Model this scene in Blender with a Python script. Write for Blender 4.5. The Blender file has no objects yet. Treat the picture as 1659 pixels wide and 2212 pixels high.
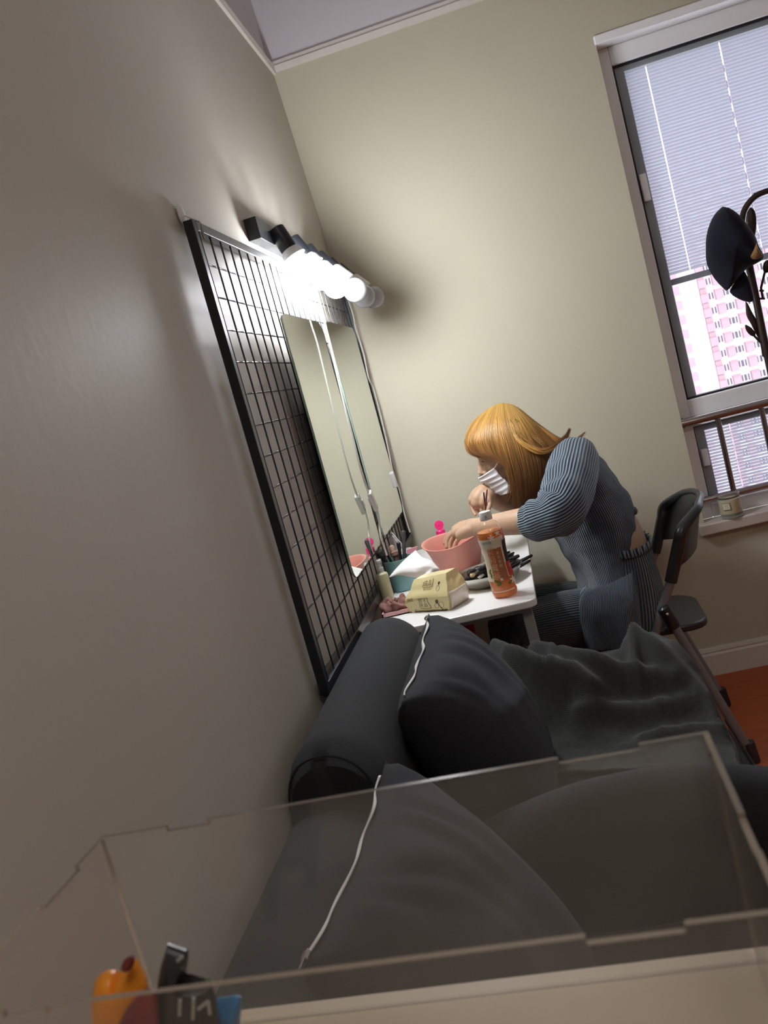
import bpy, bmesh, math, random
from mathutils import Vector, Matrix, noise
random.seed(7)
SC = bpy.context.scene
COL = SC.collection
# ------------------------------------------------------------------ camera
CAM_H = 1.25
FPX = 1874.04
R0 = Vector((0.95567243, 0.13416724, -0.26208656))     # camera right in world
R1 = Vector((-0.23954167, -0.16328988, -0.95705601))   # camera down in world
R2 = Vector((-0.17120164, 0.97741269, -0.12391299))    # camera forward in world
cam_d = bpy.data.cameras.new('camera')
cam = bpy.data.objects.new('camera', cam_d)
COL.objects.link(cam)
cam_d.sensor_fit = 'HORIZONTAL'
cam_d.sensor_width = 36.0
cam_d.lens = 36.0 * FPX / 1659.0
m = Matrix.Identity(4)
for r in range(3):
    m[r][0] = R0[r]; m[r][1] = -R1[r]; m[r][2] = -R2[r]
m[2][3] = CAM_H
cam.matrix_world = m
cam_d.clip_start = 0.02
cam_d.clip_end = 600
cam_d.dof.use_dof = True
cam_d.dof.focus_distance = 2.15
cam_d.dof.aperture_fstop = 17.0
SC.camera = cam
# ------------------------------------------------------------------ world, exposure, big lights
SC.view_settings.view_transform = 'Standard'
SC.view_settings.look = 'None'
SC.view_settings.gamma = 1.0
SC.view_settings.exposure = 0.0
SC.view_settings.use_curve_mapping = False
W = bpy.data.worlds.new('sky'); SC.world = W
W.use_nodes = True
W.node_tree.nodes['Background'].inputs[0].default_value = (0.88, 0.92, 1.0, 1)
W.node_tree.nodes['Background'].inputs[1].default_value = 3.0
BULB_L = 235.0
CEIL_W = 21.0

def area_light(name, loc, rot, sx, sy, power, color):
    d = bpy.data.lights.new(name, 'AREA'); d.shape = 'RECTANGLE'; d.size = sx; d.size_y = sy
    d.energy = power; d.color = color
    o = bpy.data.objects.new(name, d); o.location = loc; o.rotation_euler = rot
    COL.objects.link(o)
    return o
# portal for the sky light of the window, and an unseen fill light added under the ceiling behind the camera
wp = area_light('window_portal', (1.42, 3.30, 1.35), (math.radians(-90), 0, 0), 1.7, 1.6, 1.0, (1, 1, 1)); wp.data.cycles.is_portal = True
area_light('ceiling_fill_light', (0.75, -0.9, 2.90), (0, 0, 0), 0.9, 0.9, CEIL_W, (1.0, 0.94, 0.86))

# ------------------------------------------------------------------ pixel -> world helpers (set-out only)
def ray(px, py):
    a, b = px - 829.5, py - 1106.0
    return Vector([R0[i]*a + R1[i]*b + R2[i]*FPX for i in range(3)])
def PY(px, py, Y):
    d = ray(px, py); d = d * (Y / d.y); return Vector((d.x, d.y, d.z + CAM_H))
def PX(px, py, X):
    d = ray(px, py); d = d * (X / d.x); return Vector((d.x, d.y, d.z + CAM_H))
def PZ(px, py, Z):
    d = ray(px, py); d = d * ((Z - CAM_H) / d.z); return Vector((d.x, d.y, Z))

# ------------------------------------------------------------------ materials
MATS = {}
def mat(name, color=(0.5, 0.5, 0.5), rough=0.6, metal=0.0, var=0.0, vscale=20.0, bump=0.0, bscale=200.0,
        emit=None, estr=0.0, trans=0.0, ior=1.45, alpha=1.0, sheen=0.0, sss=0.0, spec=0.5, stretch=(1, 1, 1), coat=0.0):
    if name in MATS: return MATS[name]
    M = bpy.data.materials.new(name); M.use_nodes = True
    nt = M.node_tree; b = nt.nodes['Principled BSDF']
    b.inputs['Base Color'].default_value = (*color, 1)
    b.inputs['Roughness'].default_value = rough
    b.inputs['Metallic'].default_value = metal
    b.inputs['IOR'].default_value = ior
    b.inputs['Alpha'].default_value = alpha
    b.inputs['Transmission Weight'].default_value = trans
    b.inputs['Specular IOR Level'].default_value = spec
    b.inputs['Sheen Weight'].default_value = sheen
    b.inputs['Coat Weight'].default_value = coat
    if sss:
        b.inputs['Subsurface Weight'].default_value = sss
        b.inputs['Subsurface Radius'].default_value = (0.02, 0.008, 0.004)
        b.inputs['Subsurface Scale'].default_value = 0.6
    if emit:
        b.inputs['Emission Color'].default_value = (*emit, 1)
        b.inputs['Emission Strength'].default_value = estr
    tc = nt.nodes.new('ShaderNodeTexCoord'); mp = nt.nodes.new('ShaderNodeMapping')
    mp.inputs['Scale'].default_value = stretch
    nt.links.new(tc.outputs['Object'], mp.inputs['Vector'])
    n = nt.nodes.new('ShaderNodeTexNoise'); n.inputs['Scale'].default_value = vscale; n.inputs['Detail'].default_value = 5
    nt.links.new(mp.outputs[0], n.inputs['Vector'])
    cr = nt.nodes.new('ShaderNodeMapRange')
    v = var if var else 0.03
    cr.inputs['To Min'].default_value = 1 - v; cr.inputs['To Max'].default_value = 1 + v
    nt.links.new(n.outputs['Fac'], cr.inputs['Value'])
    mx = nt.nodes.new('ShaderNodeVectorMath'); mx.operation = 'SCALE'
    mx.inputs[0].default_value = color
    nt.links.new(cr.outputs[0], mx.inputs['Scale'])
    nt.links.new(mx.outputs[0], b.inputs['Base Color'])
    if bump:
        n2 = nt.nodes.new('ShaderNodeTexNoise'); n2.inputs['Scale'].default_value = bscale; n2.inputs['Detail'].default_value = 4
        nt.links.new(mp.outputs[0], n2.inputs['Vector'])
        bp = nt.nodes.new('ShaderNodeBump'); bp.inputs['Strength'].default_value = bump; bp.inputs['Distance'].default_value = 0.002
        nt.links.new(n2.outputs['Fac'], bp.inputs['Height']); nt.links.new(bp.outputs[0], b.inputs['Normal'])
    MATS[name] = M
    return M

def rib_mat(name, dark, light, count, along_u=True):
    """ribbed knit: fine pleats running along the loft, from its UV map"""
    M = bpy.data.materials.new(name); M.use_nodes = True
    nt = M.node_tree; b = nt.nodes['Principled BSDF']
    b.inputs['Roughness'].default_value = 0.75; b.inputs['Sheen Weight'].default_value = 0.25
    uv = nt.nodes.new('ShaderNodeUVMap'); sp = nt.nodes.new('ShaderNodeSeparateXYZ')
    nt.links.new(uv.outputs[0], sp.inputs[0])
    mu = nt.nodes.new('ShaderNodeMath'); mu.operation = 'MULTIPLY'; mu.inputs[1].default_value = 2*math.pi*count
    nt.links.new(sp.outputs[0 if along_u else 1], mu.inputs[0])
    si = nt.nodes.new('ShaderNodeMath'); si.operation = 'SINE'; nt.links.new(mu.outputs[0], si.inputs[0])
    mr = nt.nodes.new('ShaderNodeMapRange'); mr.inputs['From Min'].default_value = -0.3; mr.inputs['From Max'].default_value = 1.0
    nt.links.new(si.outputs[0], mr.inputs['Value'])
    mx = nt.nodes.new('ShaderNodeMix'); mx.data_type = 'RGBA'
    mx.inputs['A'].default_value = (*dark, 1); mx.inputs['B'].default_value = (*light, 1)  # pleat shading painted in: dark grooves, light ridges
    nt.links.new(mr.outputs[0], mx.inputs['Factor']); nt.links.new(mx.outputs['Result'], b.inputs['Base Color'])
    bp = nt.nodes.new('ShaderNodeBump'); bp.inputs['Strength'].default_value = 0.9; bp.inputs['Distance'].default_value = 0.0025
    nt.links.new(si.outputs[0], bp.inputs['Height']); nt.links.new(bp.outputs[0], b.inputs['Normal'])
    return M

def glassy(name, tint=(1, 1, 1), haze=0.05, hazecol=(0.8, 0.78, 0.75), gloss=1.0, rough=0.03, ior=1.47):
    """clear sheet: see-through, fresnel reflection, a little scatter"""
    M = bpy.data.materials.new(name); M.use_nodes = True
    nt = M.node_tree; nt.nodes.clear()
    out = nt.nodes.new('ShaderNodeOutputMaterial')
    tr = nt.nodes.new('ShaderNodeBsdfTransparent'); tr.inputs[0].default_value = (*tint, 1)
    gl = nt.nodes.new('ShaderNodeBsdfGlossy'); gl.inputs['Roughness'].default_value = rough; gl.inputs[0].default_value = (gloss, gloss, gloss, 1)
    df = nt.nodes.new('ShaderNodeBsdfDiffuse'); df.inputs[0].default_value = (*hazecol, 1)
    lw = nt.nodes.new('ShaderNodeLayerWeight'); pw = nt.nodes.new('ShaderNodeMath'); pw.operation = 'POWER'; pw.inputs[1].default_value = 5.0
    nt.links.new(lw.outputs['Facing'], pw.inputs[0]); lw.inputs[0].default_value = 0.5
    fr = nt.nodes.new('ShaderNodeMapRange'); f0 = ((ior-1)/(ior+1))**2; fr.inputs['To Min'].default_value = f0; fr.inputs['To Max'].default_value = 1.0
    nt.links.new(pw.outputs[0], fr.inputs['Value'])
    m1 = nt.nodes.new('ShaderNodeMixShader'); m2 = nt.nodes.new('ShaderNodeMixShader')
    ns = nt.nodes.new('ShaderNodeTexNoise'); ns.inputs['Scale'].default_value = 18.0
    tc = nt.nodes.new('ShaderNodeTexCoord'); nt.links.new(tc.outputs['Object'], ns.inputs['Vector'])
    hz = nt.nodes.new('ShaderNodeMapRange'); hz.inputs['To Min'].default_value = haze*0.7; hz.inputs['To Max'].default_value = haze*1.3
    nt.links.new(ns.outputs['Fac'], hz.inputs['Value']); nt.links.new(hz.outputs[0], m1.inputs[0])
    nt.links.new(tr.outputs[0], m1.inputs[1]); nt.links.new(df.outputs[0], m1.inputs[2])
    nt.links.new(fr.outputs[0], m2.inputs[0]); nt.links.new(m1.outputs[0], m2.inputs[1]); nt.links.new(gl.outputs[0], m2.inputs[2])
    nt.links.new(m2.outputs[0], out.inputs[0])
    return M

M_wall_l = mat('wall_paint_beige', (0.50, 0.465, 0.40), 0.54, var=0.05, vscale=3, bump=0.2, bscale=60, spec=0.4)
M_wall_b = mat('wall_paint_cream', (0.52, 0.485, 0.375), 0.65, var=0.05, vscale=3, bump=0.25, bscale=60, spec=0.3)
M_white_wall = mat('upper_wall_white', (0.60, 0.57, 0.60), 0.7, var=0.03)
M_ceil = mat('ceiling_white', (0.75, 0.74, 0.73), 0.8)
M_trim = mat('trim_white', (0.66, 0.62, 0.58), 0.5, var=0.04)
M_floor = mat('floor_red_wood', (0.40, 0.085, 0.018), 0.5, var=0.25, vscale=14, stretch=(1, 6, 1), bump=0.1)
M_black = mat('black_metal', (0.012, 0.014, 0.018), 0.38, var=0.1, metal=0.0)
M_black_m = mat('black_matte_plastic', (0.012, 0.013, 0.015), 0.5)
M_chrome = mat('steel', (0.62, 0.58, 0.55), 0.18, metal=1.0)
M_rail = mat('stainless_rail', (0.40, 0.35, 0.34), 0.22, metal=1.0, var=0.05)
M_winframe = mat('window_frame_white', (0.86, 0.86, 0.88), 0.4, var=0.03)
M_gasket = mat('window_gasket_black', (0.01, 0.01, 0.012), 0.6)
M_spacer = mat('window_spacer_grey', (0.34, 0.37, 0.37), 0.5)
M_sill = mat('marble_sill', (0.55, 0.47, 0.43), 0.25, var=0.12, vscale=9)
M_sofa = mat('charcoal_fabric', (0.020, 0.021, 0.023), 0.9, var=0.35, vscale=260, bump=0.5, bscale=500, sheen=0.04, spec=0.25, stretch=(1, 1, 3))
M_pillow = mat('charcoal_cushion_fabric', (0.022, 0.023, 0.027), 0.9, var=0.3, vscale=260, bump=0.5, bscale=500, sheen=0.04, spec=0.25)
M_throw = mat('grey_wool', (0.034, 0.035, 0.033), 0.95, var=0.4, vscale=120, bump=0.6, bscale=400, sheen=0.12, spec=0.2)
M_tablew = mat('table_white', (0.80, 0.79, 0.77), 0.3)
M_tableleg = mat('table_leg_grey', (0.33, 0.32, 0.31), 0.45)
M_skin = mat('skin', (0.50, 0.325, 0.215), 0.5, sss=0.25, var=0.06, vscale=30, bump=0.08, bscale=150)
M_mirror = mat('mirror_glass', (0.88, 0.93, 0.88), 0.02, metal=1.0)
M_white_pl = mat('white_plastic', (0.75, 0.74, 0.72), 0.4)
M_silver = mat('silver_tube', (0.22, 0.225, 0.23), 0.4, metal=0.3)

# ------------------------------------------------------------------ mesh builder
class MB:
    def __init__(s): s.v = []; s.f = []; s.uv = []; s.mi = []
    def face(s, idx, uvs=None, mi=0): s.f.append(tuple(idx)); s.uv.append(uvs); s.mi.append(mi)
    def grid(s, P, closed_u=False, closed_v=False, mi=0, flip=False):
        """P[v][u] points"""
        nv, nu = len(P), len(P[0]); b = len(s.v)
        for row in P:
            for p in row: s.v.append(Vector(p))
        for j in range(nv if closed_v else nv-1):
            for i in range(nu if closed_u else nu-1):
                j2 = (j+1) % nv; i2 = (i+1) % nu
                q = [b+j*nu+i, b+j*nu+i2, b+j2*nu+i2, b+j2*nu+i]
                u0, u1 = i/nu if closed_u else i/(nu-1), (i+1)/nu if closed_u else (i+1)/(nu-1)
                v0, v1 = j/max(1, nv-1), (j+1)/max(1, nv-1)
                uv = [(u0, v0), (u1, v0), (u1, v1), (u0, v1)]
                if flip: q.reverse(); uv.reverse()
                s.face(q, uv, mi)
        return b
    def cap(s, ring_start, n, rev=False, mi=0):
        c = sum((s.v[ring_start+i] for i in range(n)), Vector()) / n
        k = len(s.v); s.v.append(c)
        for i in range(n):
            a, b = ring_start+i, ring_start+(i+1) % n
            s.face((k, b, a) if rev else (k, a, b), [(0.5, 0.5)]*3, mi)
    def loft(s, rings, caps=True, mi=0):
        b = s.grid(rings, closed_u=True, mi=mi); n = len(rings[0])
        if caps:
            s.cap(b, n, True, mi); s.cap(b+(len(rings)-1)*n, n, False, mi)
        return s
    def box(s, c, size, R=None, mi=0):
        c = Vector(c); hx, hy, hz = [t/2 for t in size]; b = len(s.v)
        for x, y, z in ((-1,-1,-1),(1,-1,-1),(1,1,-1),(-1,1,-1),(-1,-1,1),(1,-1,1),(1,1,1),(-1,1,1)):
            p = Vector((x*hx, y*hy, z*hz))
            if R: p = R @ p
            s.v.append(c+p)
        for q in ((0,3,2,1),(4,5,6,7),(0,1,5,4),(1,2,6,5),(2,3,7,6),(3,0,4,7)):
            s.face([b+i for i in q], [(0,0),(1,0),(1,1),(0,1)], mi)
        return s
    def bb(s, x0, x1, y0, y1, z0, z1, mi=0):
        return s.box(((x0+x1)/2, (y0+y1)/2, (z0+z1)/2), (abs(x1-x0), abs(y1-y0), abs(z1-z0)), mi=mi)
    def tube(s, pts, r, n=12, caps=True, mi=0, flat=1.0, ref=None):
        pts = [Vector(p) for p in pts]; rs = r if isinstance(r, (list, tuple)) else [r]*len(pts)
        rings = []; T0 = None; N = None
        for i, p in enumerate(pts):
            a = pts[max(0, i-1)]; c = pts[min(len(pts)-1, i+1)]
            T = (c-a).normalized()
            if N is None:
                up = Vector(ref) if ref else (Vector((0, 0, 1)) if abs(T.z) < 0.9 else Vector((1, 0, 0)))
                N = (up - T*up.dot(T)).normalized()
            else:
                N = (N - T*N.dot(T)).normalized()
            B = T.cross(N)
            rings.append([p + (N*math.cos(2*math.pi*k/n)*flat + B*math.sin(2*math.pi*k/n))*rs[i] for k in range(n)])
        return s.loft(rings, caps, mi)
    def lathe(s, prof, base, axis=(0, 0, 1), n=32, caps=True, mi=0):
        A = Vector(axis).normalized(); u = A.orthogonal().normalized(); w = A.cross(u); base = Vector(base)
        rings = [[base + A*h + (u*math.cos(2*math.pi*k/n) + w*math.sin(2*math.pi*k/n))*max(r, 1e-5) for k in range(n)] for r, h in prof]
        return s.loft(rings, caps, mi)
    def sphere(s, c, r, n=20, R=None, mi=0):
        c = Vector(c); r = Vector(r) if not isinstance(r, (int, float)) else Vector((r, r, r)); rings = []
        for j in range(1, n):
            t = math.pi*j/n; ring = []
            for k in range(2*n):
                a = math.pi*k/n
                p = Vector((r.x*math.sin(t)*math.cos(a), r.y*math.sin(t)*math.sin(a), -r.z*math.cos(t)))
                if R: p = R @ p
                ring.append(c+p)
            rings.append(ring)
        return s.loft(rings, True, mi)
    def extrude(s, poly, h, frame, mi=0):
        """poly: 2d pts; frame(a,b,t)->Vector ; solid between t=0 and t=h"""
        n = len(poly); b = len(s.v)
        for t in (0, h):
            for (x, y) in poly: s.v.append(Vector(frame(x, y, t)))
        s.face([b+i for i in reversed(range(n))], None, mi); s.face([b+n+i for i in range(n)], None, mi)
        for i in range(n):
            j = (i+1) % n; s.face((b+i, b+j, b+n+j, b+n+i), None, mi)
        return s
    def build(s, name, mats, parent=None, smooth=True, bevel=0.0, sub=0, solid=0.0, label=None, origin=None, autosmooth=35, recalc=True):
        if not isinstance(mats, (list, tuple)): mats = [mats]
        me = bpy.data.meshes.new(name)
        if parent is not None: org = parent.matrix_world.translation.copy()
        elif origin is not None: org = Vector(origin)
        else:
            xs = [p.x for p in s.v]; ys = [p.y for p in s.v]; zs = [p.z for p in s.v]
            org = Vector(((min(xs)+max(xs))/2, (min(ys)+max(ys))/2, min(zs)))
        if parent is not None:
            inv = parent.matrix_world.inverted(); pts = [inv @ p for p in s.v]
        else: pts = [p - org for p in s.v]
        me.from_pydata([tuple(p) for p in pts], [], s.f)
        uvl = me.uv_layers.new(name='UVMap')
        for poly, uv, mi in zip(me.polygons, s.uv, s.mi):
            poly.material_index = mi
            if uv:
                for li, t in zip(poly.loop_indices, uv): uvl.data[li].uv = t
        if recalc:
            bm = bmesh.new(); bm.from_mesh(me); bmesh.ops.recalc_face_normals(bm, faces=bm.faces); bm.to_mesh(me); bm.free()
        for q in mats: me.materials.append(q)
        if smooth:
            me.shade_smooth()
            if autosmooth: me.set_sharp_from_angle(angle=math.radians(autosmooth))
        o = bpy.data.objects.new(name, me); COL.objects.link(o)
        if parent is not None: o.parent = parent
        else: o.location = org
        if bevel:
            md = o.modifiers.new('bevel', 'BEVEL'); md.width = bevel; md.segments = 2; md.limit_method = 'ANGLE'; md.angle_limit = math.radians(40)
        if solid:
            md = o.modifiers.new('solid', 'SOLIDIFY'); md.thickness = solid; md.offset = 0
        if sub:
            md = o.modifiers.new('sub', 'SUBSURF'); md.levels = sub; md.render_levels = sub
        if label: o['label'] = label
        bpy.context.view_layer.update()
        return o

def tag(o, label, cat, group=None, kind=None):
    if label: o['label'] = label
    if cat: o['category'] = cat
    if group: o['group'] = group
    if kind: o['kind'] = kind
    return o
def thing(name, label, cat, loc, group=None, rotz=0.0):
    o = bpy.data.objects.new(name, None); COL.objects.link(o); o.location = loc; o.rotation_euler = (0, 0, rotz)
    o.empty_display_size = 0.05
    bpy.context.view_layer.update()
    return tag(o, label, cat, group)
def struct(o): o['kind'] = 'structure'; return o
def copy_tree(o, parent=None):
    c = o.copy(); COL.objects.link(c)
    if parent: c.parent = parent
    for ch in list(o.children): copy_tree(ch, c)
    return c
def cr(pts, n):
    """catmull-rom resample of a list of equal length tuples"""
    out = []; N = len(pts)
    for k in range(n):
        t = k/(n-1)*(N-1); i = min(int(t), N-2); f = t-i
        p0 = pts[max(i-1, 0)]; p1 = pts[i]; p2 = pts[i+1]; p3 = pts[min(i+2, N-1)]
        out.append(tuple(0.5*((2*b)+(-a+c)*f+(2*a-5*b+4*c-d)*f*f+(-a+3*b-3*c+d)*f**3) for a, b, c, d in zip(p0, p1, p2, p3)))
    return out
def text_geo(body, size=1.0, depth=0.0):
    cu = bpy.data.curves.new('glyphs', 'FONT'); cu.body = body; cu.size = size; cu.align_x = 'CENTER'; cu.align_y = 'CENTER'
    cu.resolution_u = 3
    o = bpy.data.objects.new('glyphs', cu); COL.objects.link(o)
    dg = bpy.context.evaluated_depsgraph_get()
    me = bpy.data.meshes.new_from_object(o.evaluated_get(dg))
    vs = [v.co.copy() for v in me.vertices]; fs = [tuple(p.vertices) for p in me.polygons]
    bpy.data.objects.remove(o); bpy.data.curves.remove(cu); bpy.data.meshes.remove(me)
    return vs, fs
def add_text(mb, body, size, fn, mi=0):
    vs, fs = text_geo(body, size); b = len(mb.v)
    mb.v += [Vector(fn(v.x, v.y)) for v in vs]
    for f in fs: mb.face([b+i for i in f], None, mi)
def remeshed(o, voxel, smooth_iter=4):
    md = o.modifiers.new('r', 'REMESH'); md.mode = 'VOXEL'; md.voxel_size = voxel; md.use_smooth_shade = True
    if smooth_iter:
        ms = o.modifiers.new('s', 'SMOOTH'); ms.factor = 0.5; ms.iterations = smooth_iter
    dg = bpy.context.evaluated_depsgraph_get()
    me = bpy.data.meshes.new_from_object(o.evaluated_get(dg))
    mats = [q for q in o.data.materials]
    o.modifiers.clear(); o.data = me
    me.materials.clear()
    for q in mats: me.materials.append(q)
    me.shade_smooth()
    return o

# ================================================================== ROOM
XL, YB = -0.49, 3.10
# left wall: plumb up to 2.1 m, easing outwards under the cornice
mb = MB()
prof = [(XL, 0), (XL, 1.0), (XL, 1.9), (XL-0.022, 2.44)]
rows = [[(x, y, z) for x, z in prof] for y in (-2.4, -1.0, 0.5, 2.0, YB+0.01)]
mb.grid(rows); mb.grid([[(XL-0.14, y, 0), (XL-0.14, y, 2.44)] for y in (-2.4, YB+0.01)])
struct(mb.build('wall_left', M_wall_l))
mb = MB(); mb.bb(XL-0.16, XL-0.03, -2.4, YB, 2.44, 2.95); struct(mb.build('wall_left_upper', M_white_wall))
WX0, WX1, WZ0, WZ1 = 0.54, 2.30, 0.51, 2.175
mb = MB()
mb.bb(XL-0.14, WX0, YB, YB+0.24, 0, 2.44); mb.bb(WX1, 3.0, YB, YB+0.24, 0, 2.44)
mb.bb(WX0, WX1, YB, YB+0.24, 0, WZ0); mb.bb(WX0, WX1, YB, YB+0.24, WZ1, 2.44)
struct(mb.build('wall_back', M_wall_b, smooth=False))
mb = MB(); mb.bb(XL-0.14, 3.0, YB, YB+0.24, 2.44, 2.95); struct(mb.build('wall_back_upper', M_white_wall, smooth=False))
mb = MB(); mb.bb(3.0, 3.12, -2.4, YB+0.24, 0, 2.95); struct(mb.build('wall_right', M_wall_l, smooth=False))
mb = MB(); mb.bb(XL-0.14, 3.12, -2.52, -2.4, 0, 2.95); struct(mb.build('wall_rear', M_wall_l, smooth=False))
mb = MB(); mb.bb(XL-0.16, 3.12, -2.52, YB+0.24, 2.95, 3.05); struct(mb.build('ceiling', M_ceil, smooth=False))
mb = MB(); mb.bb(XL-0.16, 3.12, -2.52, YB+0.24, -0.1, 0.0); struct(mb.build('floor', M_floor, smooth=False))
# cornice strips
mb = MB()
pf = [(0, 2.418), (0.014, 2.418), (0.016, 2.436), (0.010, 2.442), (0.010, 2.452), (0.004, 2.458), (0, 2.458)]
mb.extrude(pf, 3.0-XL+0.03, lambda a, b, t: (XL-0.03+t, YB-a, b)); struct(mb.build('trim_1', M_trim, smooth=False))
mb = MB(); mb.extrude([(a*1.7, 2.412+(b-2.418)*1.15) for a, b in pf], YB+2.4, lambda a, b, t: (XL-0.035+a, -2.4+t, b)); struct(mb.build('trim_2', M_trim, smooth=False))
# skirting
mb = MB(); pf = [(0, 0), (0.016, 0), (0.016, 0.075), (0.011, 0.082), (0.013, 0.088), (0.010, 0.098), (0.0, 0.1)]
mb.extrude(pf, 3.0-XL, lambda a, b, t: (XL+t, YB-a, b)); struct(mb.build('baseboard_back', M_trim, smooth=False))
mb = MB(); mb.extrude(pf, YB+2.38, lambda a, b, t: (XL+a, -2.4+t, b)); struct(mb.build('baseboard_left', M_trim, smooth=False))

# ---- window (recessed 0.06)
FY = YB+0.06
win = thing('window_1', None, None, (WX0, FY, WZ0)); win['kind'] = 'structure'; win['label'] = 'tall white framed window with a lower pane behind the steel guard rail'
gx0, gx1 = 0.585, 2.24
mb = MB()
mb.bb(WX0, gx0, FY, FY+0.07, 0.545, WZ1); mb.bb(gx1, WX1, FY, FY+0.07, 0.545, WZ1)
mb.bb(gx0, gx1, FY, FY+0.07, 2.114, WZ1); mb.bb(gx0, gx1, FY, FY+0.07, 0.875, 0.971); mb.bb(gx0, gx1, FY, FY+0.07, 0.545, 0.597)
mb.build('window_frame', M_winframe, win, smooth=False, bevel=0.004)
mb = MB(); mb.bb(WX0-0.004, WX1, YB-0.008, FY, WZ1-0.002, WZ1+0.026)
struct(mb.build('trim_3', M_winframe, smooth=False, bevel=0.004))
def ring(mb, x0, x1, z0, z1, w, y0, y1):
    mb.bb(x0, x0+w, y0, y1, z0, z1); mb.bb(x1-w, x1, y0, y1, z0, z1)
    mb.bb(x0+w, x1-w, y0, y1, z1-w, z1); mb.bb(x0+w, x1-w, y0, y1, z0, z0+w)
mb = MB(); ring(mb, gx0, gx1, 0.971, 2.114, 0.007, FY+0.012, FY+0.05); ring(mb, gx0, gx1, 0.597, 0.875, 0.004, FY+0.012, FY+0.05)
mb.build('gasket', M_gasket, win, smooth=False)
mb = MB()
for z0, z1 in ((0.978, 2.107), (0.601, 0.870)):
    mb.bb(gx0+0.007, 0.623, FY+0.022, FY+0.05, z0, z1); mb.bb(gx1-0.035, gx1-0.007, FY+0.022, FY+0.05, z0, z1)
    mb.bb(0.623, gx1-0.035, FY+0.022, FY+0.05, z1-0.017, z1)
mb.build('spacer', M_spacer, win, smooth=False)
M_pane = glassy('window_glass', (0.97, 0.98, 1.0), 0.004, gloss=0.9)
mb = MB(); mb.bb(gx0, gx1, FY+0.015, FY+0.019, 0.975, 2.110); mb.bb(gx0, gx1, FY+0.015, FY+0.019, 0.600, 0.872)
mb.build('pane', M_pane, win, smooth=False)
# blinds
def slat_mat(nm='blind_slat', fac=0.30):
    M = bpy.data.materials.new(nm); M.use_nodes = True; nt = M.node_tree; nt.nodes.clear()
    out = nt.nodes.new('ShaderNodeOutputMaterial'); d = nt.nodes.new('ShaderNodeBsdfDiffuse'); t = nt.nodes.new('ShaderNodeBsdfTranslucent')
    d.inputs[0].default_value = (0.62, 0.62, 0.68, 1); t.inputs[0].default_value = (0.56, 0.56, 0.64, 1)
    mx = nt.nodes.new('ShaderNodeMixShader'); mx.inputs[0].default_value = fac
    nt.links.new(d.outputs[0], mx.inputs[1]); nt.links.new(t.outputs[0], mx.inputs[2]); nt.links.new(mx.outputs[0], out.inputs[0])
    return M
M_slat = slat_mat()
M_cord = slat_mat('blind_cord', 0.85)
for n_ in M_cord.node_tree.nodes:
    if n_.type == 'BSDF_TRANSLUCENT': n_.inputs[0].default_value = (0.95, 0.95, 1.0, 1)
def blind(z0, z1, pitch, tilt, label, cords, rail):
    t = thing('venetian_blind', label, 'blind', (1.42, FY+0.036, z0), 'blinds between the panes')
    mb = MB(); n = int((z1-z0)/pitch)
    h = pitch*(1.04 if rail else 0.99)
    for i in range(n):
        z = z1-(i+0.5)*pitch
        dy, dz = h/2*math.cos(tilt), h/2*math.sin(tilt)
        y = FY+0.036
        ed = [0.620]+[q for c_ in cords for q in (c_-0.002, c_+0.002)]+[2.21]
        for xa, xb in zip(ed[::2], ed[1::2]):
            mb.grid([[(xa, y-dy, z+dz), (xb, y-dy, z+dz)], [(xa, y-0.0004, z+0.0006), (xb, y-0.0004, z+0.0006)], [(xa, y+dy, z-dz), (xb, y+dy, z-dz)]])
    mb.build('slats', M_slat, t, smooth=False, recalc=False)
    mb = MB(); mb.bb(0.620, 2.21, FY+0.028, FY+0.042, z1, z1+0.003); mb.build('head_strip', M_cord, t, smooth=False)
    for cx in cords:
        mb = MB(); mb.tube([(cx, FY+0.0475, z0), (cx, FY+0.0475, z1)], 0.0006, 6); mb.build('ladder_cord', M_cord, t)
    if rail:
        mb = MB(); mb.bb(0.620, 2.21, FY+0.03, FY+0.044, z0-0.024, z0-0.003); mb.build('bottom_rail', mat('blind_rail_grey', (0.22, 0.22, 0.25), 0.5), t, smooth=False, bevel=0.002)
    return t
b1 = blind(1.390, 2.090, 0.0113, math.radians(58), 'white venetian blind lowered over the top of the upper window pane', (0.696, 0.936, 1.55, 1.95), True)
b2 = blind(0.602, 0.869, 0.0113, math.radians(58), 'white venetian blind filling the low window pane behind the steel rail', (0.712, 0.962, 1.55, 1.95), False)
for par, z in ((b1, 1.705), (b2, 0.76)):
    mb = MB(); mb.bb(0.592, 0.615, FY-0.006, FY+0.016, z-0.045 if par is b1 else z-0.03, z+0.045 if par is b1 else z+0.03)
    mb.build('magnet_slider', mat('slider_beige', (0.60, 0.56, 0.56), 0.5), par, smooth=False, bevel=0.003)
# sill
mb = MB(); mb.bb(0.515, WX1+0.02, YB-0.035, FY, 0.508, 0.546)
struct(mb.build('trim_4', M_sill, smooth=False, bevel=0.004))
# guard rail
ry = YB+0.027
gr = thing('guard_rail', 'stainless steel guard rail with round bars across the low window', 'railing', (1.4, ry, 0.6))
mb = MB(); mb.tube([(WX0, ry, 0.899), (WX1, ry, 0.899)], 0.0165, 20); mb.tube([(WX0, ry, 0.619), (WX1, ry, 0.619)], 0.0125, 16)
mb.build('rail', M_rail, gr)
for i in range(11):
    x = 0.664+0.145*i
    mb = MB(); mb.tube([(x, ry, 0.617), (x, ry, 0.9)], 0.0098, 14); mb.build('bar', M_rail, gr)
for z, r in ((0.899, 0.021), (0.619, 0.026)):
    mb = MB(); mb.tube([(WX0, ry, z), (WX0+0.010, ry, z)], r, 20); mb.build('flange', M_rail, gr)

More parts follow.
